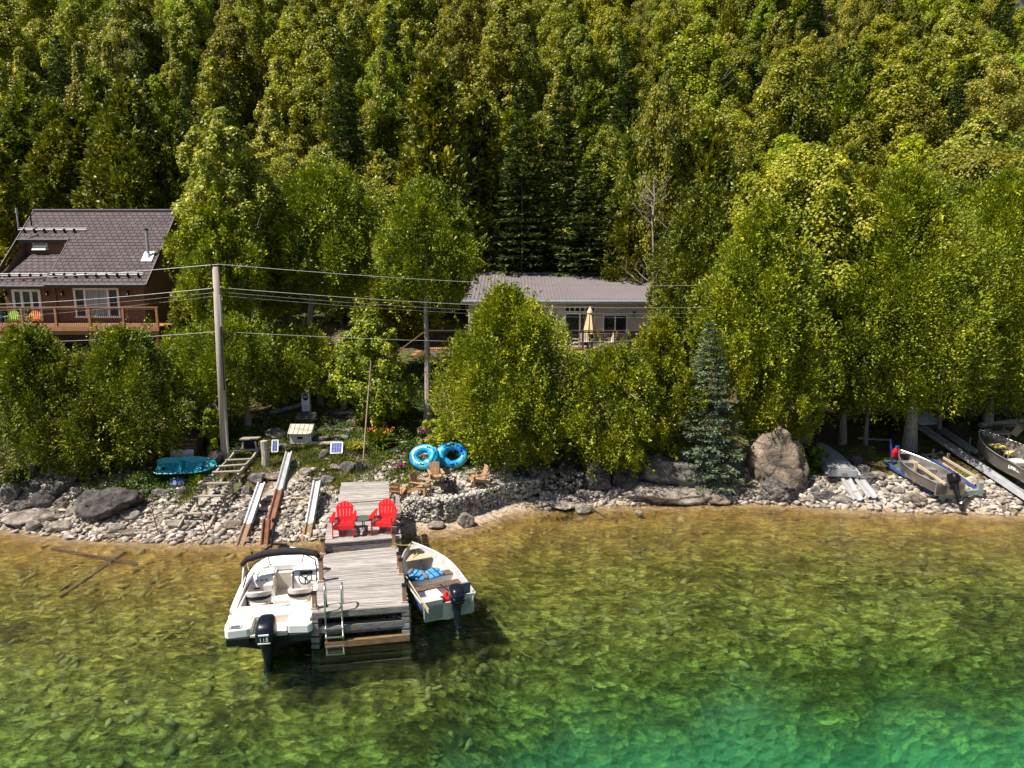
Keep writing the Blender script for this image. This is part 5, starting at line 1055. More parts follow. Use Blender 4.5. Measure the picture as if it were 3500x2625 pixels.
g = (4.72, 43.0, ZF + .002); t = T('patio_umbrella', 'closed tan umbrella on the grey cottage deck in front of the patio door', 'umbrella', g, 0)
MB().lathe([(.02, 0), (.02, 2.5)], 8).build('pole', 'oldwood', t); MB().lathe([(.24, 0), (.22, .08)], 14).build('base', 'black', t)
rings = []
for z, r0 in ((.95, .36), (1.3, .30), (1.8, .20), (2.2, .12), (2.3, .09)): rings.append([((r0 * (1 + (.16 if k % 2 else -.12))) * math.cos(k * math.pi / 8), (r0 * (1 + (.16 if k % 2 else -.12))) * math.sin(k * math.pi / 8), z + (.05 if k % 2 else 0)) for k in range(16)])
MB().loft(rings).build('canopy', 'umb', t); MB().lathe([(.19, 2.22), (.16, 2.33), (.06, 2.52), (.01, 2.62)], 12).build('top_vent', 'umb', t)
def patiochair(lab, x, y, rz):
    t = T('patio_chair', lab, 'chair', (x, y, ZF + .002), rz, 'pale patio chairs on the grey cottage deck')
    MB().box((0, 0, .42), (.5, .48, .04)).build('seat', 'straw', t); MB().beam((0, .22, .42), (0, .42, 1.08), .5, .03, up=(0, -1, 0)).build('backrest', 'straw', t)
    for s in (-1, 1): MB().tube([(s * .26, -.24, 0), (s * .26, -.2, .62), (s * .26, .26, .64)], .018, 6).tube([(s * .26, .34, 0), (s * .26, .2, .42)], .018, 6).build('side_frame', 'straw', t)
patiochair('pale patio chair behind the railing, left of the umbrella and turned right', 3.85, 43.0, 1.4); patiochair('pale patio chair behind the railing, just left of the umbrella', 4.5, 43.4, .1); patiochair('pale patio chair behind the railing, right of the umbrella', 5.95, 43.1, -1.2)
t = T('barbecue', 'black covered barbecue at the right end of the grey cottage deck', 'barbecue', (7.4, 42.9, ZF + .002), 0)
MB().box((0, 0, .45), (.95, .55, .75)).build('cabinet', 'black', t); MB().tube([(-.3, 0, .85), (.3, 0, .85)], .28, 14).build('lid', 'black', t)
t = T('patio_table', 'low white table on the deck left of the patio door', 'table', (2.9, 43.0, ZF + .002), 0); MB().box((0, 0, .44), (.9, .6, .04)).build('top', 'trimw', t); [MB().box((sx * .4, sy * .25, .21), (.04, .04, .42)).build('leg', 'trimw', t) for sx in (-1, 1) for sy in (-1, 1)]
# ---------------------------------------------------------------- right shore: boats, cradle, trailer
p = P(2880, 1622, 1.0); t0 = Vector((13.55, 27.9, 1.12)); t = T('overturned_boat', 'weathered aluminium boat lying upside down on the cobbles right of the huge tan boulder', 'boat', (t0.x, t0.y, t0.z), (R(2), 0, -.16))
rings = []
for k in range(9):
    u = k / 8; y = 3.7 * u; b = .52 * (1 - max(0, u - .35) ** 2 * 1.55); rings.append([(-b * 1.08, y, -.30 + .0 * u), (-b * .98, y, -.02 + .04 * u), (-b * .35, y, .05 + .02 * u), (-b * .30, y, .075), (0, y, .06 + .03 * u), (b * .30, y, .075), (b * .35, y, .05 + .02 * u), (b * .98, y, -.02 + .04 * u), (b * 1.08, y, -.30)])
MB().loft(rings, cap=True, closed=True).build('hull', 'aluweath', t); MB().box((0, -.02, -.12), (1.0, .04, .28)).build('transom', 'aluweath', t, bev=.02); MB().box((0, -.05, -.2), (.22, .03, .16)).build('motor_pad', 'aludark', t)
mb = MB(); [mb.tube([(s * .58, 0, -.3), (s * .57, 1.8, -.3), (s * .35, 3.4, -.28)], .025, 6) for s in (-1, 1)]; mb.build('gunwale', 'aluweath', t)
CR = T('boat_cradle', 'blue railed wooden boat cradle at the waterline on the right shore', 'cradle', (17.4, 28.4, .3), 0)
fa, fb, fc, fd = L3(3186, 1706, .2), L3(3348, 1702, .2), L3(3160, 1592, .22), L3(3022, 1598, .22)
MB().beam(fa, fd, .10, .10).beam(fb, fc + Vector((.4, 0, 0)), .10, .10).beam(fd + up * .0, fc + Vector((.4, 0, 0)), .08, .08).build('blue_rail', 'bluepaint', CR, True)
cb = L3(3218, 1722, .18), L3(3345, 1706, .18); a, b = cb
MB().beam(a + up * .12, b + up * .12, .16, .2).box(a + up * .22, (.17, .17, .52)).box(b + up * .22, (.17, .17, .52)).build('end_beam', 'greenpaint', CR, True)
for px, py, z0, h in ((3222, 1700, .3, .72), (3334, 1690, .3, .85), (3122, 1662, .5, 1.0), (3236, 1610, .5, .8), (3186, 1578, .6, .6)):
    p = P(px, py, z0); MB().beam(p - up * .3, p + up * h, .08, .08, up=(0, 1, 0)).build('upright', 'palewood', CR, True)
for (p0, z0), (p1_, z1), m_ in ((((3116, 1575), 1.45), ((3232, 1655), 1.15), 'palewood'), (((3225, 1565), 1.35), ((3340, 1633), 1.15), 'palewood'), (((3222, 1585), .95), ((3330, 1660), .6), 'palewood'), (((3062, 1622), .62), ((3118, 1618), .62), 'palewood'), (((3118, 1655), .5), ((3180, 1650), .5), 'oldwood')):
    MB().beam(P(*p0, z0), P(*p1_, z1), .07, .09).build('guide_board', m_, CR, True)
MB().beam(L3(3050, 1590, 0), PY(3044, 1502, L3(3050, 1590).y), .06, .06, up=(0, 1, 0)).build('blue_post', 'bluepaint', CR, True)
bs, bb = P(3246, 1664, .95), P(3075, 1541, 1.55)
RB, rst = tinboat('utility_boat', 'silver open boat sitting in the blue cradle on the right shore', (bs.x, bs.y, .62), (R(5), 0, math.atan2(-(bb.x - bs.x), bb.y - bs.y)), (bb - bs).length, .70, .50, (.9, 1.7, 2.5), 'alubare', 'aludark', 'alubare', .62, .2)
outboard(RB, .05, -.12, .42, .82, 'blackgloss', -.55, None, False)
t = held('life_jacket', 'red life jacket hanging at the bow of the boat in the blue cradle', 'life jacket', RB, (-.12, (bb - bs).length + .02, .62)); MB().round_loft([(0, 0, -.2, .17, .07), (0, 0, 0, .2, .1), (0, 0, .14, .14, .08)], 14, 3).build('vest_body', 'red', t); MB().round_loft([(0, 0, .14, .1, .06), (0, 0, .26, .08, .05)], 12, 3).build('collar', 'bluepaint', t)
t = T('boat_rack', 'empty wooden frame with cross bars between the two boats on the right shore', 'frame', (18.6, 29.5, .7), 0)
ra, rb_, rc_, rd_ = P(3152, 1552, 1.05), P(3215, 1545, 1.05), P(3315, 1655, .45), P(3232, 1612, .6)
MB().beam(ra, P(3260, 1650, .5), .08, .12).beam(rb_, rc_, .08, .12).build('runner', 'oldwood', t, True)
for k in (.08, .3, .52, .74): a = ra.lerp(P(3260, 1650, .5), k); b = rb_.lerp(rc_, k); MB().beam(a + up * .06, b + up * .06, .09, .04).build('cross_bar', 'aluweath', t, True)
# trailer and boat
TB, tst = tinboat('trailer_boat', 'large grey aluminium boat with yellow cushion on a trailer at the right edge', (20.75, 25.4, .95), (R(3), 0, .03), 5.1, .98, .62, (1.0,), 'alubare', 'aludark', 'alubare', .92, .35)
MB().box((0, 3.9, .62), (.5, .5, .05)).box((.1, 3.2, .58), (.7, .18, .08), (0, 0, .6)).build('cushion', 'yellow', TB)
for y, x in ((2.7, -.1), (1.6, .2)): o = MB().tube([(x - .3, y, .35), (x - .3, y, .85), (x + .3, y, .85), (x + .3, y, .35)], .018, 6).tube([(x - .3, y + .25, .35), (x - .3, y + .2, .75), (x + .3, y + .2, .75), (x + .3, y + .25, .35)], .018, 6).build('rail_frame', 'steel', TB); MB().box((x, y - .2, .42), (.55, .5, .06)).build('seat_cushion', 'offwhite', o)
text_on('LANKER', .18, Matrix.Translation((-.955, 1.55, .42)) @ Euler((R(90), 0, R(-90))).to_matrix().to_4x4(), 'hull_lettering', TB, 'label', .01)
p = P(3430, 1668, .33); t = T('boat_trailer', 'galvanised boat trailer with white wheel under the large grey boat', 'trailer', (20.4, 27.8, .45), 0)
MB().beam((20.0, 24.5, .55), (20.0, 29, .72), .09, .12).beam((21.4, 24.5, .55), (21.4, 29, .72), .09, .12).beam((20.0, 29, .72), (20.6, 31, .8), .09, .12).beam((21.4, 29, .72), (20.6, 31, .8), .09, .12).beam((19.8, p.y, .45), (21.6, p.y, .45), .08, .08).build('frame', 'galv', t, True)
for x in (19.82, 21.62):
    q_ = Matrix.Translation((x, p.y, .40)) @ Euler((0, R(90), 0)).to_matrix().to_4x4(); wh = MB(); wh.lathe([(.13, -.09), (.26, -.09), (.29, -.05), (.29, .05), (.26, .09), (.13, .09)], 24); wh.v = [q_ @ v for v in wh.v]; o = wh.build('wheel', 'black', t, True)
    rm = MB(); rm.lathe([(.03, -.10), (.16, -.095), (.17, -.06), (.17, .06), (.03, .08)], 20); rm.v = [q_ @ v for v in rm.v]; rm.build('rim', 'trimw', o, True)
    MB().beam((x, p.y - .42, .62), (x, p.y - .30, .76), .24, .02).beam((x, p.y - .30, .76), (x, p.y + .38, .76), .24, .02).beam((x, p.y + .38, .76), (x, p.y + .5, .6), .24, .02).build('mudguard', 'galv', t, True)
MB().tube([(20.6, 31, .75), (20.6, 31, 1.7)], .04, 8).build('winch_post', 'aludark', t, True)
# shelter, cone, bench, chair
p = L3(3168, 1488); t = T('firewood_box', 'dark box with slanted blue grey metal lid behind the thick cedar trunk', 'box', (p.x, p.y + .4, p.z), .12)
MB().box((0, 0, .3), (.9, .7, .6)).build('body', 'deckdark', t); mb = MB().beam((0, -.5, .58), (0, .55, 1.0), 1.15, .03); [mb.beam((x, -.5, .605), (x, .55, 1.025), .03, .03) for x in (-.5, -.3, -.1, .1, .3, .5)]; mb.build('lid', 'fasciagrey', t)
p = L3(3196, 1464); t = T('traffic_cone', 'small orange traffic cone on the shaded ground', 'cone', (p.x, p.y, p.z + .01), 0)
MB().lathe([(.15, .03), (.035, .72)], 18).build('body', 'cone', t); MB().box((0, 0, .018), (.38, .38, .034)).build('base', 'cone', t, bev=.01)
p = L3(3405, 1525); t = T('work_bench', 'rough wooden bench in the shade behind the large grey boat', 'bench', (p.x, p.y, p.z), .1)
MB().box((0, 0, .62), (1.2, .5, .06)).build('top', 'oldwood', t); [MB().beam((sx * .45, sy * .2, 0), (sx * .38, sy * .15, .6), .08, .08, up=(0, 1, 0)).build('leg', 'palewood', t) for sx in (-1, 1) for sy in (-1, 1)]
p = L3(3472, 1512); t = T('upturned_chair', 'pale plastic garden chair tipped over at the right edge', 'chair', (p.x, p.y, p.z + .55), (1.9, .5, .4))
MB().box((0, 0, .0), (.5, .5, .03)).build('seat', 'gold', t); mb = MB(); [mb.box((-.2 + k * .1, .27, .28), (.04, .03, .5)) for k in range(5)]; mb.box((0, .27, .53), (.5, .04, .07)); mb.build('backrest', 'gold', t); [MB().beam((sx * .23, sy * .22, 0), (sx * .27, sy * .28, -.42), .04, .04, up=(0, 1, 0)).build('leg', 'gold', t) for sx in (-1, 1) for sy in (-1, 1)]
# rocky outcrops high on the slope
def outcrop(label, px, py, wpx, hpx, Y):
    c = PY(px, py, Y); s = F / (Y * 1.0); W, Hh = wpx / s, hpx / s; V, Fc = rockshape(5, np.random.default_rng(int(px)), 14, .6, .95); V = rough(V, .06, 2.0, Vector((px, 0, 0)))
    st_ = V.copy(); st_[:, 2] = np.round(V[:, 2] * 7) / 7 * .6 + V[:, 2] * .4; V = st_ * np.array([W / 2, 2.2, Hh / 2]); tag(link('rock_outcrop', fast_mesh('rock_outcrop', V, Fc, 'rockdark', 3), None, c), label, 'cliff', 'rock faces high on the slope')
outcrop('dark rock face showing between trees near the top, left of the corner', 2840, 110, 190, 130, 84)
outcrop('grey ledge of cliff in the top right corner of the photo', 3440, 50, 200, 130, 84)
# ---------------------------------------------------------------- leaves
def unit(a): return a / np.maximum(np.linalg.norm(a, axis=-1, keepdims=True), 1e-9)
def leaf_mesh(name, C, A, N, Ls, Ws, mats, mi=None):
    """one diamond leaf per row: C centre, A long axis, N normal"""
    B = unit(np.cross(A, N)); L_ = Ls[:, None]; W_ = Ws[:, None]
    V = np.stack([C, C + B * W_ * .5 + A * L_ * .45, C + A * L_, C - B * W_ * .5 + A * L_ * .45], 1).reshape(-1, 3)
    n_ = len(C); Fc = np.arange(n_ * 4).reshape(-1, 4); me = fast_mesh(name, V, Fc, mats, 4)
    if mi is not None: me.polygons.foreach_set('material_index', mi.astype(np.int32))
    return me
def sph(r, n_): return unit(r.normal(size=(n_, 3)))
def prof_oval(t): return np.sin(np.pi * np.clip(t * .86 + .11, 0, 1)) ** .75
def prof_tall(t): return (.55 + .45 * np.sin(np.pi * t * 1.6 + .4)) * np.sin(np.pi * np.clip(t * .9 + .08, 0, 1)) ** .6
def prof_cone(t): return np.clip(1.08 - t, .04, 1) ** .85 * np.clip(t * 9 + .45, 0, 1)
def prof_egg(t): return np.sin(np.pi * np.clip(t * .93 + .05, 0, 1) ** .72) ** .8
def crown(name, Hc, Rc, ncl, npl, prof, mat, seed, size, mode='broad', csz=(.20, .36), extra=None):
    """crown with its foot at z=0, height Hc, radius Rc, made of leaf clumps"""
    r = np.random.default_rng(seed); Cs = []; As = []; Ns = []; Ls = []
    lob = r.uniform(0, 6.28, 6)
    for k in range(ncl):
        t = r.random() ** (.9 if prof is not prof_cone else 1.25); an = r.uniform(0, 6.283); rad = Rc * float(prof(np.array(t)))
        rad *= 1 + .19 * math.sin(3 * an + lob[0] + t * 6) + .10 * math.sin(5 * an + lob[1] - t * 7) + (.14 if mode == 'broad' else .17) * r.normal()
        u = r.uniform(.5, .93) if r.random() < .82 else r.uniform(.0, .5)
        c = np.array([math.cos(an) * rad * u, math.sin(an) * rad * u, Hc * (.03 + .93 * t)])
        a = Rc * r.uniform(*csz) * (.55 + .45 * float(prof(np.array(t))))
        n_ = int(npl * (.6 + .8 * r.random())); out = np.array([c[0], c[1], 0.]); out = out / (np.linalg.norm(out) + 1e-6)
        d = unit(sph(r, n_) + out * .55 + np.array([0, 0, .35])); el = np.array([1, 1, 1.15 if mode == 'broad' else 1.9])
        pos = c + d * el * a * ((.25 + .95 * r.random((n_, 1)) ** .7) if mode == 'broad' else (.42 + .62 * r.random((n_, 1)) ** .7))
        if mode == 'broad':
            nn = unit(d + sph(r, n_) * .8 + np.array([0, 0, .5])); ax = unit(np.cross(nn, sph(r, n_))); Ln = size * r.uniform(.6, 1.25, n_)
        else:       # cedar: small upright fans of scale leaves drooping outward
            ax = unit(d * .7 + np.array([0, 0, .25]) + sph(r, n_) * .55 + out * .4); nn = unit(np.cross(ax, sph(r, n_))); Ln = size * r.uniform(.7, 1.6, n_)
        Cs.append(pos); As.append(ax); Ns.append(nn); Ls.append(Ln)
    if mode != 'broad' and Rc > .9:      # upright plumes that break the outline
        for k in range(int(ncl * .75)):
            t = r.random(); an = r.uniform(0, 6.283); rad = Rc * float(prof(np.array(t))) * r.uniform(.88, 1.08); n_ = 34; s_ = r.random(n_); hl = r.uniform(.35, 1.0) * min(1.3, Rc / 1.8); o_ = np.array([math.cos(an), math.sin(an), 0])
            c = np.array([o_[0] * rad, o_[1] * rad, Hc * (.03 + .95 * t)]); dr = unit(o_ * r.uniform(.1, .6) + np.array([0, 0, .9 if r.random() < .7 else -.3]) + r.normal(size=3) * .15)
            Cs.append(c + dr * (s_ * hl)[:, None] + r.normal(size=(n_, 3)) * (.10 * hl * (1.15 - s_))[:, None]); a1_ = unit(dr * .6 + r.normal(size=(n_, 3)) * .6); As.append(a1_); Ns.append(unit(np.cross(a1_, r.normal(size=(n_, 3))))); Ls.append(size * r.uniform(.7, 1.4, n_))
    C, A, N, L_ = map(np.concatenate, (Cs, As, Ns, Ls)); W_ = L_ * (.8 if mode == 'broad' else .42)
    mats = [mat]; mi = None
    if extra: mats = [mat, extra[0]]; mi = (np.linalg.norm(C - np.array(extra[1]), axis=1) < extra[2]) & (r.random(len(C)) < .75)
    return leaf_mesh(name, C, A, N, L_, W_, mats, mi)
def spruce_crown(name, Hc, Rc, mat, seed, whorls=30, per=11, dens=26, size=.16, gap=0):
    r = np.random.default_rng(seed); Cs = []; As = []; Ns = []; Ls = []
    for w_ in range(whorls):
        t = (w_ + .5) / whorls; z0 = Hc * t; rad = Rc * (1 - t) ** .82 + .06
        for b in range(per if t < .8 else per - 3):
            an = r.uniform(0, 6.283); L0 = rad * r.uniform(.72, 1.08); dr = np.array([math.cos(an), math.sin(an), 0]); sd = np.array([-dr[1], dr[0], 0]); n_ = max(5, int(dens * (.25 + L0 / Rc)))
            s = r.random(n_) ** .62; wd = (1 - s) * .30 * L0 + .07; q = r.uniform(-1, 1, n_)
            pos = dr * (s * L0)[:, None] + sd * (q * wd)[:, None]; pos[:, 2] = z0 - .20 * s * L0 + .16 * (s ** 3) * L0 + r.normal(size=n_) * .035 - np.abs(q) * .05
            ax = unit(dr * .8 + sd * (q * .9)[:, None] + r.normal(size=(n_, 3)) * .25 + np.array([0, 0, .06])); nn = unit(np.array([0, 0, 1.]) + r.normal(size=(n_, 3)) * .35)
            Cs.append(pos); As.append(ax); Ns.append(nn); Ls.append(size * r.uniform(.7, 1.3, n_))
    C, A, N, L_ = map(np.concatenate, (Cs, As, Ns, Ls)); return leaf_mesh(name, C, A, N, L_, L_ * .42, [mat])
def trunk_mesh(name, Ht, r0, mat, seed, limbs=7, lean=.03, twig=False, lo=.3):
    r = np.random.default_rng(seed); mb = MB(); pts = [Vector((lean * Ht * (k / 8) ** 1.5 + r.normal() * .025 * (k > 0), r.normal() * .025 * (k > 0), Ht * k / 8 - .3 * (k == 0))) for k in range(9)]
    mb.tube(pts, [r0 * (1.35 if k == 0 else (1 - .93 * k / 8)) for k in range(9)], 9)
    for k in range(limbs):
        u = r.uniform(lo, .93); i = int(u * 8); p = pts[i].lerp(pts[min(i + 1, 8)], u * 8 - i); an = r.uniform(0, 6.28); L0 = Ht * r.uniform(.12, .26) * (1.1 - u * .6); d = Vector((math.cos(an), math.sin(an), r.uniform(.2, .9)))
        q = p + d * L0 * .5; e = p + d * L0 + Vector((0, 0, L0 * .2)); mb.tube([p, q, e], [r0 * .32 * (1 - u * .6), r0 * .2 * (1 - u * .6), .008], 5)
        if twig:
            for _ in range(4): s_ = r.uniform(.3, .9); p2 = p.lerp(e, s_); mb.tube([p2, p2 + Vector(r.normal(size=3)) * L0 * .22 + Vector((0, 0, L0 * .15))], [.012, .004], 4)
    me = bpy.data.meshes.new(name); me.from_pydata([tuple(v) for v in mb.v], [], mb.f); me.materials.append(M[mat]); return me
def tree(name, label, cat, cm, tm, loc, group, sc_=(1, 1, 1), rz=0, zc=0, tz_=1.0, tsx=None):
    o = bpy.data.objects.new(name, None); COL.objects.link(o); o.location = loc; o.rotation_euler = (0, 0, rz); tag(o, label, cat, group)
    if cm is not None: c = link('crown', cm, o); c.scale = sc_; c.location = (0, 0, zc)
    if tm is not None: k = link('trunk', tm, o); k.scale = (tsx or 1, tsx or 1, tz_)
    return o
# ---------------------------------------------------------------- prototypes for the hillside
PB = {}
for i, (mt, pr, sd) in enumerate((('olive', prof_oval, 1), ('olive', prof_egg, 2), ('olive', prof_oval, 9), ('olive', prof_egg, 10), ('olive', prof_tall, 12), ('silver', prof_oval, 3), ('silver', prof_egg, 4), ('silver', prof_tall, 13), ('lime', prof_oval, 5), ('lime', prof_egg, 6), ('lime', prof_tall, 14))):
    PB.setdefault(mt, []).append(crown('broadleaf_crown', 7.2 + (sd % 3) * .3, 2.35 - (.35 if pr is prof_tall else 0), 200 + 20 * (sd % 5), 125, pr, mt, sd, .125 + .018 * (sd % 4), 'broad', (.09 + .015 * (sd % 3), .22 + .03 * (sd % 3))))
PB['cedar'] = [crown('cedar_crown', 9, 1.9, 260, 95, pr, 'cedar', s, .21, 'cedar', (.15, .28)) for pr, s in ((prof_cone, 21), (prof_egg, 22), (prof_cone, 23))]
PB['spruce'] = [spruce_crown('spruce_crown', 11, 2.1, 'spruce', 31, 34, 13, 38, .22), spruce_crown('spruce_crown', 11, 1.8, 'spruce', 32, 32, 12, 36, .22)]
TRK = [trunk_mesh('trunk', 9, .13, 'barkpale', 41, 8, .03), trunk_mesh('trunk', 9, .12, 'barkpale', 42, 7, -.03), trunk_mesh('trunk', 9, .15, 'bark', 43, 4, .0)]
SNAG = [trunk_mesh('bare_trunk', 9, .13, 'dead', 51, 22, .04, True, .35), trunk_mesh('bare_trunk', 8, .11, 'dead', 52, 16, -.06, True, .4)]
used_lab = {}
plan = []
def cell(px, py, hi=False):
    c = ('above the brown house' if px < 620 else 'above the utility pole' if px < 1020 else 'between pole and cottage' if px < 1520 else 'above the grey cottage' if px < 2120 else 'right of the cottage roof' if px < 2620 else 'above the right shore' if px < 3080 else 'at the right edge')
    rws = ('at the top edge' if py < 90 else 'on the upper slope' if py < 330 else 'on the middle slope' if py < 560 else 'on the lower slope')
    return rws + ' ' + c
DESC = {'olive': ('olive green broadleaf tree', 'broadleaf_tree'), 'silver': ('pale silvery broadleaf tree', 'broadleaf_tree'), 'lime': ('bright lime green broadleaf tree', 'broadleaf_tree'), 'cedar': ('dark narrow cedar', 'cedar_tree'), 'spruce': ('layered dark spruce', 'spruce_tree'), 'snag': ('bare grey dead tree', 'dead_tree')}
fx = np.random.default_rng(77)
def add(kind, x, y, H_, wide=1.0, z=None, pi=None): plan.append((kind, x, y, H_, wide, z, pi))
# hand-placed landmarks of the forest edge (photo px of crown middle, top, distance)
def mark(kind, px, ptop, Y, wpx, zfoot=None, pi=None):
    z0 = tz((px - 1750) / F * Y, Y) if zfoot is None else zfoot; top = PY(px, ptop, Y); s = F / Y
    base_w = {'cedar': 3.8, 'spruce': 4.0}.get(kind, 5.0); H_ = top.z - z0; nat = {'cedar': 9.2, 'spruce': 11.3, 'snag': 9}.get(kind, 9.0)
    plan.append((kind, top.x, Y, H_, (wpx / s / base_w) / (H_ / nat), z0, pi))
mark('spruce', 1170, 150, 56, 260); mark('spruce', 1785, 290, 52, 310); mark('spruce', 1925, 280, 53, 330); mark('spruce', 2020, 540, 51.5, 330); mark('cedar', 1480, 210, 53, 330); mark('cedar', 1640, 330, 55, 260)
mark('cedar', 430, 290, 57, 260); mark('cedar', 570, 430, 57.5, 200); mark('cedar', 90, 340, 60, 260, None, 1); mark('cedar', 250, 380, 60, 260, None, 1); mark('olive', 1300, 560, 50, 260); mark('cedar', 1330, 680, 47, 240, None, 0); mark('cedar', 2240, 330, 55, 240); mark('olive', 2270, 300, 50, 240); mark('cedar', 2420, 420, 50, 300, None, 1); mark('cedar', 2160, 700, 50, 200)
mark('snag', 2510, -40, 82, 100); mark('snag', 3130, 80, 80, 100); mark('snag', 2735, 230, 74, 80); mark('snag', 1218, 380, 60, 60); mark('snag', 2245, 590, 47, 60); mark('snag', 420, 120, 70, 90); mark('snag', 3405, 20, 80, 60); mark('snag', 2690, 500, 62, 60)
mark('cedar', 1690, 40, 78, 130, None, 0); mark('cedar', 1400, 760, 46, 220, None, 1); mark('lime', 520, 690, 57.5, 200); mark('lime', 2060, 830, 52.5, 200); mark('lime', 1640, 870, 52.3, 160)
for Y in np.arange(57.5, 99, 3.5):
    half = 0.74 * Y + 4; x = -half + fx.uniform(0, 4)
    while x < half:
        y = Y + fx.uniform(-1.6, 1.6); px, py = proj((x, y, tz(x, y) + 6))
        if -34 < x < -22.5 and y < 59: x += 2; continue
        u = fx.random(); right = px > 2150
        lowp = .55 if Y < 62 and px < 1900 else (.25 if Y < 66 else .06)
        kind = 'cedar' if u < lowp else ('spruce' if u < lowp + (.12 if Y < 70 else .05) else ('silver' if u > .78 else ('lime' if u > (.62 if Y > 80 or px > 3000 else .70) else 'olive')))
        H_ = fx.uniform(8.6, 13.0) if kind != 'spruce' else fx.uniform(11, 14); w_ = fx.uniform(.78, 1.15)
        if kind == 'cedar': H_ *= 1.0
        add(kind, x, y, H_, w_); x += (4.2 + .012 * Y) * fx.uniform(.82, 1.2) * (1 if kind not in ('cedar', 'spruce') else .75)
# flank and back fill around and between the two houses
for x, y, k, H_ in ((-41, 50, 'cedar', 11), (-37, 53, 'cedar', 12), (-45, 56, 'olive', 11), (-20, 52, 'cedar', 10), (-17.5, 48, 'olive', 10), (-14, 54, 'cedar', 10), (-12, 50, 'cedar', 9), (-9.5, 54, 'olive', 10), (-8, 48.5, 'olive', 9), (-5.5, 52, 'cedar', 10), (-2, 56.5, 'spruce', 12), (9, 56.5, 'cedar', 10), (12.8, 52, 'olive', 10), (13, 47, 'cedar', 9), (16, 50, 'olive', 10), (19, 46, 'olive', 10), (19.5, 52, 'silver', 10), (23.5, 49, 'olive', 11), (27, 53, 'cedar', 10), (28, 47, 'olive', 10), (32, 50, 'olive', 11), (36, 53, 'olive', 11), (14, 55, 'silver', 11), (3, 57, 'olive', 9), (-16.5, 57, 'olive', 10), (-24, 58.5, 'cedar', 11), (34, 44, 'cedar', 9)):
    add(k, x, y, H_, 1.05)
vis = []
for (kind, x, y, H_, wide, z0, pi) in plan:
    z = tz(x, y) if z0 is None else z0; px, py = proj((x, y, z + H_ * .75)); ptx, pty = proj((x, y, z + H_))
    if px < -420 or px > 3900 or pty > 1250 or proj((x, y, z + H_ * .3))[1] < -60: continue
    vis.append((kind, x, y, z, H_, wide, pi, px, max(py, 0)))
cells = {}
for v in vis: cells.setdefault((v[0], cell(v[7], v[8])), []).append(v)
ORD = ['leftmost', 'second from left', 'third from left', 'fourth from left', 'fifth from left', 'sixth from left', 'seventh from left', 'eighth from left', 'ninth from left', 'tenth from left', 'eleventh from left', 'twelfth from left']
for (kind, cl), lst in cells.items():
    lst.sort(key=lambda v: v[7])
    for i, (kind, x, y, z, H_, wide, pi, px, py) in enumerate(lst):
        lab = DESC[kind][0] + ' ' + cl + ('' if len(lst) == 1 else ', ' + (ORD[i] if i < len(ORD) else 'rightmost')); lab = lab.replace('broadleaf tree', 'tree') if len(lab.split()) > 16 else lab; nm = DESC[kind][1]
        grp = {'broadleaf_tree': 'broadleaf trees on the hillside', 'cedar_tree': 'cedars on the hillside', 'spruce_tree': 'spruces on the hillside', 'dead_tree': 'dead trees on the hillside'}[nm]; rz = fx.uniform(0, 6.28)
        if kind == 'snag': tree(nm, lab, 'dead tree', None, SNAG[i % 2], (x, y, z - .2), grp, rz=rz, tz_=H_ / 9, tsx=H_ / 9); continue
        pool = PB[kind]; cm = pool[pi if pi is not None and pi < len(pool) else int(fx.integers(len(pool)))]
        if kind in ('cedar', 'spruce'):
            nat = 9.0 if kind == 'cedar' else 11.0; s_ = H_ / (nat + .25); tree(nm, lab, kind, cm, TRK[2], (x, y, z), grp, (s_ * wide, s_ * wide, s_), rz, .25, H_ / 10.8, .45 if kind == 'spruce' else .7)
        else:
            s_ = H_ / 9.0; tree(nm, lab, 'tree', cm, TRK[i % 2], (x, y, z), grp, (s_ * wide, s_ * wide, s_), rz, 1.9 * s_, H_ / 9.3)
print('hill trees', len(vis))
# ---------------------------------------------------------------- near trees, each with a crown of its own
def near(name, label, cat, mat, mode, pxc, pybase, pytop, wpx, pycb, Y=None, seed=1, dens=1.0, prof=prof_oval, size=.10, tr='bark', tr_r=.16, extra=None, group='trees near the shore', tpx=None, csz=(.13, .25)):
    """pxc crown middle, pybase ground, pytop crown top, wpx crown width, pycb lower edge of crown (all photo px)"""
    g = ground_hit(pxc if tpx is None else tpx, pybase) if Y is None else Vector((PY(pxc if tpx is None else tpx, pybase, Y).x, Y, 0))
    Y = g.y; g.z = tz(g.x, Y); zt_ = PY(pxc, pytop, Y).z; zb = max(PY(pxc, pycb, Y).z, g.z + .05); s_ = F / (Y * cp + (CH - (zt_ + zb) / 2) * sp); Rc = wpx / s_ / 2; Hc = zt_ - zb; cx = PY(pxc, (pytop + pycb) / 2, Y).x
    area = Hc * Rc; ncl = int(min(420, 26 + area * 11) * (1 if mode == 'broad' else 1.25)); npl = int(dens * 210 * (min(1, area * 11 / 420) if False else 1) * max(1, (area * 11 / 420)) ** .75)
    cm = crown('crown', Hc, Rc, ncl, npl, prof, mat, seed, size, mode, csz, extra)
    o = bpy.data.objects.new(name, None); COL.objects.link(o); o.location = g; tag(o, label, cat, group); c = link('crown', cm, o); c.location = (cx - g.x, 0, zb - g.z)
    Ht = (zt_ - g.z) * .93; tm = trunk_mesh('trunk', Ht, tr_r, tr, seed + 500, 9, (cx - g.x) / max(Ht, .1), lo=max(.2, min(.8, (zb - g.z) / Ht))); link('trunk', tm, o)
    return o
CT = 'cedar_tree'
near(CT, 'dense cedar hedge bush at the left edge, in front of the brown house deck', 'cedar', 'cedar', 'cedar', 120, 1690, 1140, 420, 1690, 27.6, 101, 1.2, prof_egg, .11)
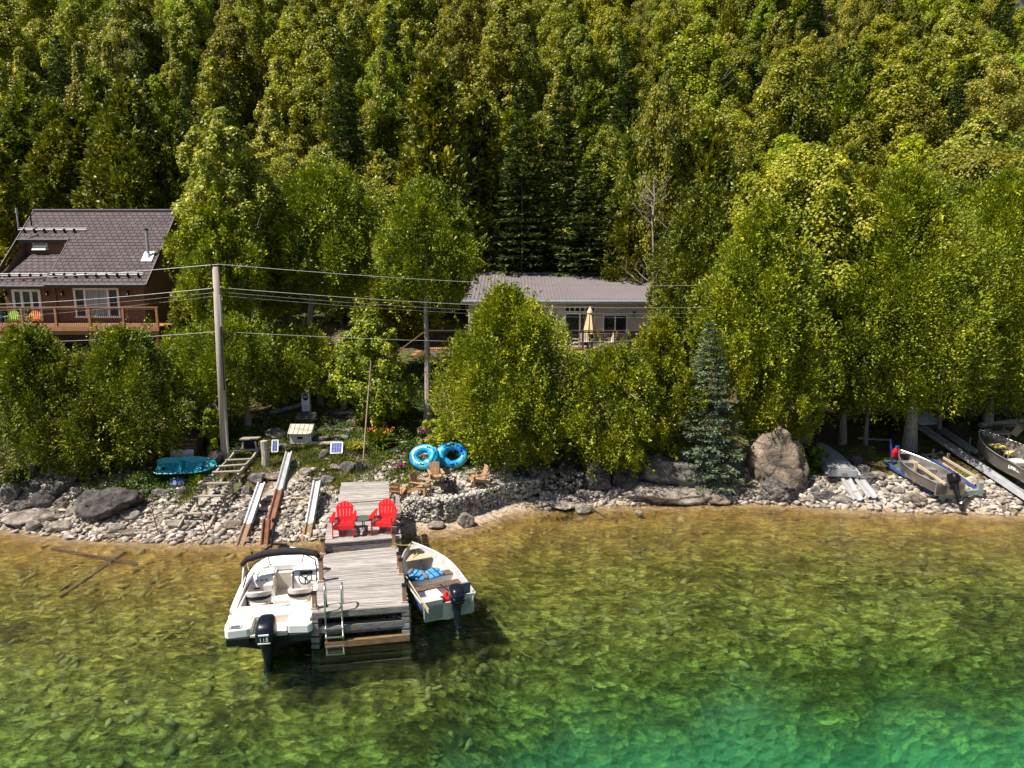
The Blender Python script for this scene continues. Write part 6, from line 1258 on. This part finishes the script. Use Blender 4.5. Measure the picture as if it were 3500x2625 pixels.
near(CT, 'bushy dark cedar between the left edge bush and the teal boat', 'cedar', 'cedar', 'cedar', 440, 1660, 1140, 420, 1668, 28.0, 102, 1.2, prof_egg, .11)
near(CT, 'low cedar filling the gap between the two left bushes', 'cedar', 'cedar', 'cedar', 270, 1700, 1230, 300, 1700, 27.5, 103, 1.1, prof_egg, .11)
near(CT, 'small cedar spilling over the right side of the brown house deck', 'cedar', 'cedar', 'cedar', 640, 1500, 1020, 200, 1380, 36, 104, 1.1, prof_cone, .12)
near('poplar_tree', 'tall silvery tree between the brown house roof and the utility pole', 'tree', 'silver', 'broad', 770, 1420, 375, 310, 1010, 34, 105, 1.3, prof_oval, .15, 'barkpale', .2, tpx=850)
near(CT, 'tall olive cedar in front of the brown house roof edge', 'cedar', 'cedarl', 'cedar', 745, 1440, 660, 290, 1090, 32.5, 106, 1.2, prof_egg, .13)
near(CT, 'broad cedar with tall visible trunk right of the utility pole', 'cedar', 'cedar', 'cedar', 1120, 1400, 590, 400, 1010, 36.5, 107, 1.2, prof_oval, .13, 'barkpale', .2, tpx=1058)
near(CT, 'dark cedar crown behind the utility pole', 'cedar', 'cedar', 'cedar', 930, 1400, 640, 260, 1080, 38, 108, 1.2, prof_oval, .13)
near(CT, 'cedar on a very straight tall grey bare trunk left of the grey cottage', 'cedar', 'cedarl', 'cedar', 1462, 1460, 630, 350, 1030, 31.2, 109, 1.3, prof_egg, .12, 'pole', .19)
near(CT, 'low cedar boughs behind the utility pole', 'cedar', 'cedarl', 'cedar', 780, 1450, 1090, 340, 1390, 30.5, 110, 1.1, prof_oval, .11, tpx=850)
near(CT, 'cedar boughs over the white sign', 'cedar', 'cedar', 'cedar', 1010, 1440, 1130, 330, 1340, 33, 111, 1.1, prof_oval, .11, tpx=1100)
near('maple_tree', 'fresh green maple behind the thin flagpole', 'tree', 'cedarl', 'broad', 1275, 1500, 1060, 260, 1470, 31, 112, 1.2, prof_egg, .11)
near('maple_tree', 'small green tree left of the flagpole, beside the sign', 'tree', 'cedar', 'broad', 1180, 1480, 1170, 180, 1400, 32.5, 113, 1.1, prof_egg, .11)
near(CT, 'largest round cedar bush right of centre, with a rust red patch', 'cedar', 'cedarl', 'cedar', 1735, 1600, 1000, 480, 1640, 28.9, 114, 1.6, prof_egg, .105, extra=('rust', (-2.35, -1.2, 2.6), .55))
near(CT, 'low cedar bush right of the largest round one, with dead snags', 'cedar', 'cedarl', 'cedar', 2090, 1580, 1190, 350, 1600, 28.6, 115, 1.3, prof_egg, .105)
near(CT, 'cedar bush left of the blue spruce', 'cedar', 'cedarl', 'cedar', 2255, 1580, 1090, 290, 1600, 29.6, 116, 1.3, prof_egg, .105)
near(CT, 'dark cedar at the right end of the grey cottage roof', 'cedar', 'cedar', 'cedar', 2400, 1500, 640, 330, 1200, 34, 117, 1.2, prof_egg, .13)
near(CT, 'cedar bush over the right end of the grey cottage deck', 'cedar', 'cedarl', 'cedar', 2270, 1500, 1010, 190, 1300, 37, 118, 1.0, prof_cone, .12)
near('poplar_tree', 'tall leafy poplar above the huge tan boulder', 'tree', 'olive', 'broad', 2750, 1500, 500, 500, 1130, 33, 119, 1.4, prof_oval, .15, 'barkpale', .2)
near(CT, 'bright cedar bush directly behind the huge tan boulder', 'cedar', 'cedarl', 'cedar', 2660, 1560, 1040, 330, 1500, 29.6, 120, 1.4, prof_egg, .11)
near(CT, 'tall bright cedar between blue spruce and huge tan boulder', 'cedar', 'cedarl', 'cedar', 2600, 1540, 690, 380, 1330, 30, 121, 1.2, prof_egg, .12)
near(CT, 'dark cedar over the bow of the overturned boat', 'cedar', 'cedar', 'cedar', 2880, 1530, 840, 420, 1385, 32.2, 122, 1.2, prof_egg, .12)
near(CT, 'tall cedar on the thick pale trunk behind the blue cradle', 'cedar', 'cedarl', 'cedar', 3070, 1540, 600, 540, 1395, 31.8, 123, 1.3, prof_egg, .12, 'barkpale', .27, tpx=3108)
near(CT, 'tall cedar at the right edge above the bench', 'cedar', 'cedarl', 'cedar', 3420, 1480, 610, 560, 1395, 34.5, 124, 1.3, prof_egg, .12, 'barkpale', .2, tpx=3372)
near(CT, 'dark cedar with double trunk beside the traffic cone', 'cedar', 'cedar', 'cedar', 3260, 1470, 640, 440, 1395, 36.5, 125, 1.3, prof_egg, .12, 'bark', .26, tpx=3305)
near(CT, 'olive cedar behind the traffic cone', 'cedar', 'cedar', 'cedar', 3180, 1470, 760, 300, 1400, 37, 126, 1.1, prof_oval, .13, 'bark', .22, tpx=3250)
near(CT, 'cedar crown behind the tall poplar on the right', 'cedar', 'cedar', 'cedar', 2930, 1450, 600, 480, 1250, 38, 127, 1.1, prof_oval, .14)
near(CT, 'rounded cedar filling the wall of trees above the blue cradle', 'cedar', 'cedarl', 'cedar', 3210, 1470, 900, 420, 1390, 33.5, 140, 1.1, prof_oval, .12, tr_r=.1)
near(CT, 'feathery cedar between the poplar and the thick pale trunk', 'cedar', 'cedarl', 'cedar', 2960, 1500, 980, 330, 1380, 32, 141, 1.1, prof_oval, .12, tr_r=.1)
near('poplar_tree', 'yellow green leafy tree above the two boats on the right', 'tree', 'olive', 'broad', 3300, 1440, 520, 520, 1100, 40, 142, 1.2, prof_oval, .16, 'barkpale', .18)
near('shrub', 'low green bush above the teal boat', 'shrub', 'cedarl', 'broad', 690, 1510, 1350, 130, 1510, None, 128, .8, prof_oval, .09, tr_r=.04)
near('shrub', 'young leafy sapling at the foot of the utility pole', 'shrub', 'lime', 'broad', 722, 1560, 1400, 80, 1540, None, 129, .5, prof_oval, .10, tr_r=.03)
near('shrub', 'leafy sprig between the huge tan boulder and the overturned boat', 'shrub', 'cedarl', 'broad', 2795, 1600, 1530, 70, 1600, None, 130, .5, prof_oval, .10, tr_r=.03)
near('shrub', 'bright bush at the foot of the straight bare trunk', 'shrub', 'lime', 'broad', 1490, 1530, 1440, 150, 1530, None, 131, .8, prof_oval, .09, tr_r=.04)
near('shrub', 'green bush under the grey cottage deck', 'shrub', 'cedarl', 'broad', 2010, 1330, 1205, 200, 1330, 36, 132, .8, prof_oval, .12, tr_r=.05)
# blue spruce
g = Vector((PY(2430, 1600, 28.3).x, 28.3, 0)); g.z = tz(g.x, g.y); top = PY(2398, 1095, 28.3); o = bpy.data.objects.new('spruce_tree', None); COL.objects.link(o); o.location = g; tag(o, 'blue grey spruce with layered boughs left of the huge tan boulder', 'spruce', 'trees near the shore')
c = link('crown', spruce_crown('crown', top.z - g.z - .05, 1.6, 'bluespruce', 77, 25, 15, 75, .12), o); c.location = (0, 0, .05); c.rotation_euler = (0, R(-3), 0); link('trunk', trunk_mesh('trunk', top.z - g.z - .3, .11, 'bark', 78, 0), o)
# dead stubs above the low cedar bush
t = T('dead_snag', 'sawn grey dead trunk with bare branches sticking out of the low cedar bush', 'dead tree', (PY(2100, 1500, 28.3).x, 28.3, 1.5), 0)
z9 = PY(2105, 1238, 28.3).z - 1.5; MB().tube([(.1, 0, 0), (.05, 0, z9 * .6), (.06, 0, z9)], [.14, .11, .10], 10).build('stump', 'dead', t); MB().tube([(.05, 0, z9 - .1), (-.3, -.1, z9 - .2), (-.6, -.15, z9 - .42)], [.05, .04, .02], 6).tube([(.1, -.4, z9 - .7), (.35, -.7, z9 - 1.1), (.8, -.9, z9 - 1.35)], [.04, .04, .02], 6).tube([(-1.0, -.2, z9 - .2), (-1.3, -.2, z9 + .45)], [.03, .03], 6).build('branch', 'dead', t)
# ---------------------------------------------------------------- small plants
def cover(name, label, regions, mat, n_, size, cat, hgt=.12, upr=.3, seed=4):
    r = np.random.default_rng(seed); C = []
    for (px, py, wx, wy, k) in regions:
        m_ = int(n_ * k); c = ground_hit(px, py); s_ = F / (c.y + 1.5)
        rx = wx / 2 / s_; ry = wy / 2 / s_ / .24; x = c.x + r.normal(size=m_) * rx * .55; y = c.y + r.normal(size=m_) * ry * .55; k2 = .5 + .5 * np.sin(x * 4.1 + 1) * np.cos(y * 3.7)
        ok = r.random(m_) < .35 + .65 * k2; x, y = x[ok], y[ok]; C.append(np.stack([x, y, terr(x, y) + hgt * r.random(len(x)) * (.4 + k2[ok])], -1))
    C = np.concatenate(C); n2 = len(C); nn = unit(np.array([0, 0, 1.]) * (1 - upr) + r.normal(size=(n2, 3)) * (.3 + upr)); ax = unit(np.cross(nn, r.normal(size=(n2, 3)))) if upr < .6 else unit(np.array([0, 0, 1.]) + r.normal(size=(n2, 3)) * .45)
    if upr >= .6: nn = unit(np.cross(ax, r.normal(size=(n2, 3))))
    Ln = size * r.uniform(.6, 1.4, n2); return tag(link(name, leaf_mesh(name, C, ax, nn, Ln, Ln * (.75 if upr < .6 else .22), [mat])), label, cat, kind='stuff')
cover('ground_cover', 'low leafy ground cover spreading up the shaded bank', [(1400, 1400, 200, 260, 2.2), (1440, 1300, 160, 200, 1.5), (1350, 1500, 300, 60, 1.2), (900, 1460, 300, 40, .7), (1150, 1480, 160, 50, .3), (700, 1500, 200, 80, .8), (560, 1650, 260, 40, .9), (480, 1680, 260, 26, .7), (3050, 1470, 260, 60, .6), (3350, 1440, 400, 40, .8), (30, 1660, 100, 40, .3), (1600, 1520, 200, 60, .8), (2700, 1560, 200, 60, .5)], 'ivy', 8000, .085, 'ground cover', .22, .3, 5)
cover('grass_tufts', 'rough grass tufts on the bank above the dock', [(1100, 1560, 260, 50, 2), (1130, 1600, 160, 60, 2), (1330, 1590, 200, 60, 2), (1300, 1540, 300, 40, 1.4), (980, 1540, 160, 60, 1.2), (1395, 1610, 90, 60, 1.5), (870, 1590, 120, 40, .8), (800, 1580, 160, 40, .8), (440, 1685, 300, 30, 1.3), (1550, 1540, 240, 40, 1), (1180, 1650, 90, 40, .6), (20, 1650, 70, 50, .5), (640, 1690, 110, 40, .6), (3350, 1460, 330, 30, .8), (3000, 1470, 260, 30, .5)], 'grass', 3600, .12, 'grass', .05, .8, 6)
def plant(label, px, py, r0, h, mat, n_, size, flower=None, nf=0, seed=1, upr=True, grp='garden plants on the bank', cat='plant'):
    r = np.random.default_rng(seed); g = ground_hit(px, py); t = T('flowering_plant' if nf else 'garden_plant', label, cat, g, 0, grp); d = unit(r.normal(size=(n_, 3)) * np.array([1, 1, .5]) + np.array([0, 0, .9 if upr else .4])); rr = r.random(n_)[:, None]
    C = d * np.array([r0, r0, h]) * (rr * .8); C[:, 2] = np.abs(C[:, 2]); ax = unit(d + r.normal(size=(n_, 3)) * .3); nn = unit(np.cross(ax, r.normal(size=(n_, 3)))); Ln = size * r.uniform(.6, 1.3, n_)
    link('foliage', leaf_mesh('foliage', C, ax, nn, Ln, Ln * (.16 if upr else .6), [mat]), t)
    if nf:
        C = r.normal(size=(nf, 3)) * np.array([r0 * .5, r0 * .4, h * .12]) + np.array([0, -.05, h * 1.12]); K = 9; C2 = np.repeat(C, K, 0) + r.normal(size=(nf * K, 3)) * .02; ax = unit(r.normal(size=(nf * K, 3)) + np.array([0, -.3, .3])); nn = unit(np.cross(ax, r.normal(size=(nf * K, 3)))); Ln = np.full(nf * K, .085)
        o = link('flowers', leaf_mesh('flowers', C2, ax, nn, Ln, Ln * .6, [flower]), t); o['kind'] = 'stuff'; mb = MB(); [mb.tube([(c[0] * .5, c[1] * .5, 0), tuple(c)], .006, 4) for c in C]; mb.build('stems', 'lily', t)['kind'] = 'stuff'
plant('clump of orange daylilies right of the flagpole', 1300, 1520, .55, .55, 'lily', 900, .42, 'orange', 14, 1)
plant('pale yellow green leafy clump left of the flagpole foot', 1215, 1525, .62, .38, 'hosta', 1500, .10, None, 0, 2, False)
plant('purple flowering plant left of the blue tubes, upper one', 1452, 1515, .25, .5, 'ivy', 300, .12, 'purple', 16, 3, False)
plant('pinkish purple flowers in the border right of the tallest purple ones', 1475, 1525, .30, .3, 'ivy', 300, .12, 'purple', 20, 4, False)
plant('pink flower spike in the grass left of the blue tubes', 1368, 1620, .14, .3, 'ivy', 160, .10, 'purple', 14, 5, False)
plant('small green weed growing beside the massive dark boulder', 470, 1730, .18, .28, 'lime', 260, .09, None, 0, 6, False)
plant('tall weed spike in the shade left of the blue cradle', 2978, 1570, .16, .75, 'lily', 160, .14, None, 0, 7)
plant('green weed below the solar panel on the bank', 1195, 1590, .35, .3, 'cedarl', 500, .09, None, 0, 8, False)
plant('leafy green clump under the teal boat', 675, 1648, .4, .3, 'cedarl', 600, .09, None, 0, 9, False)
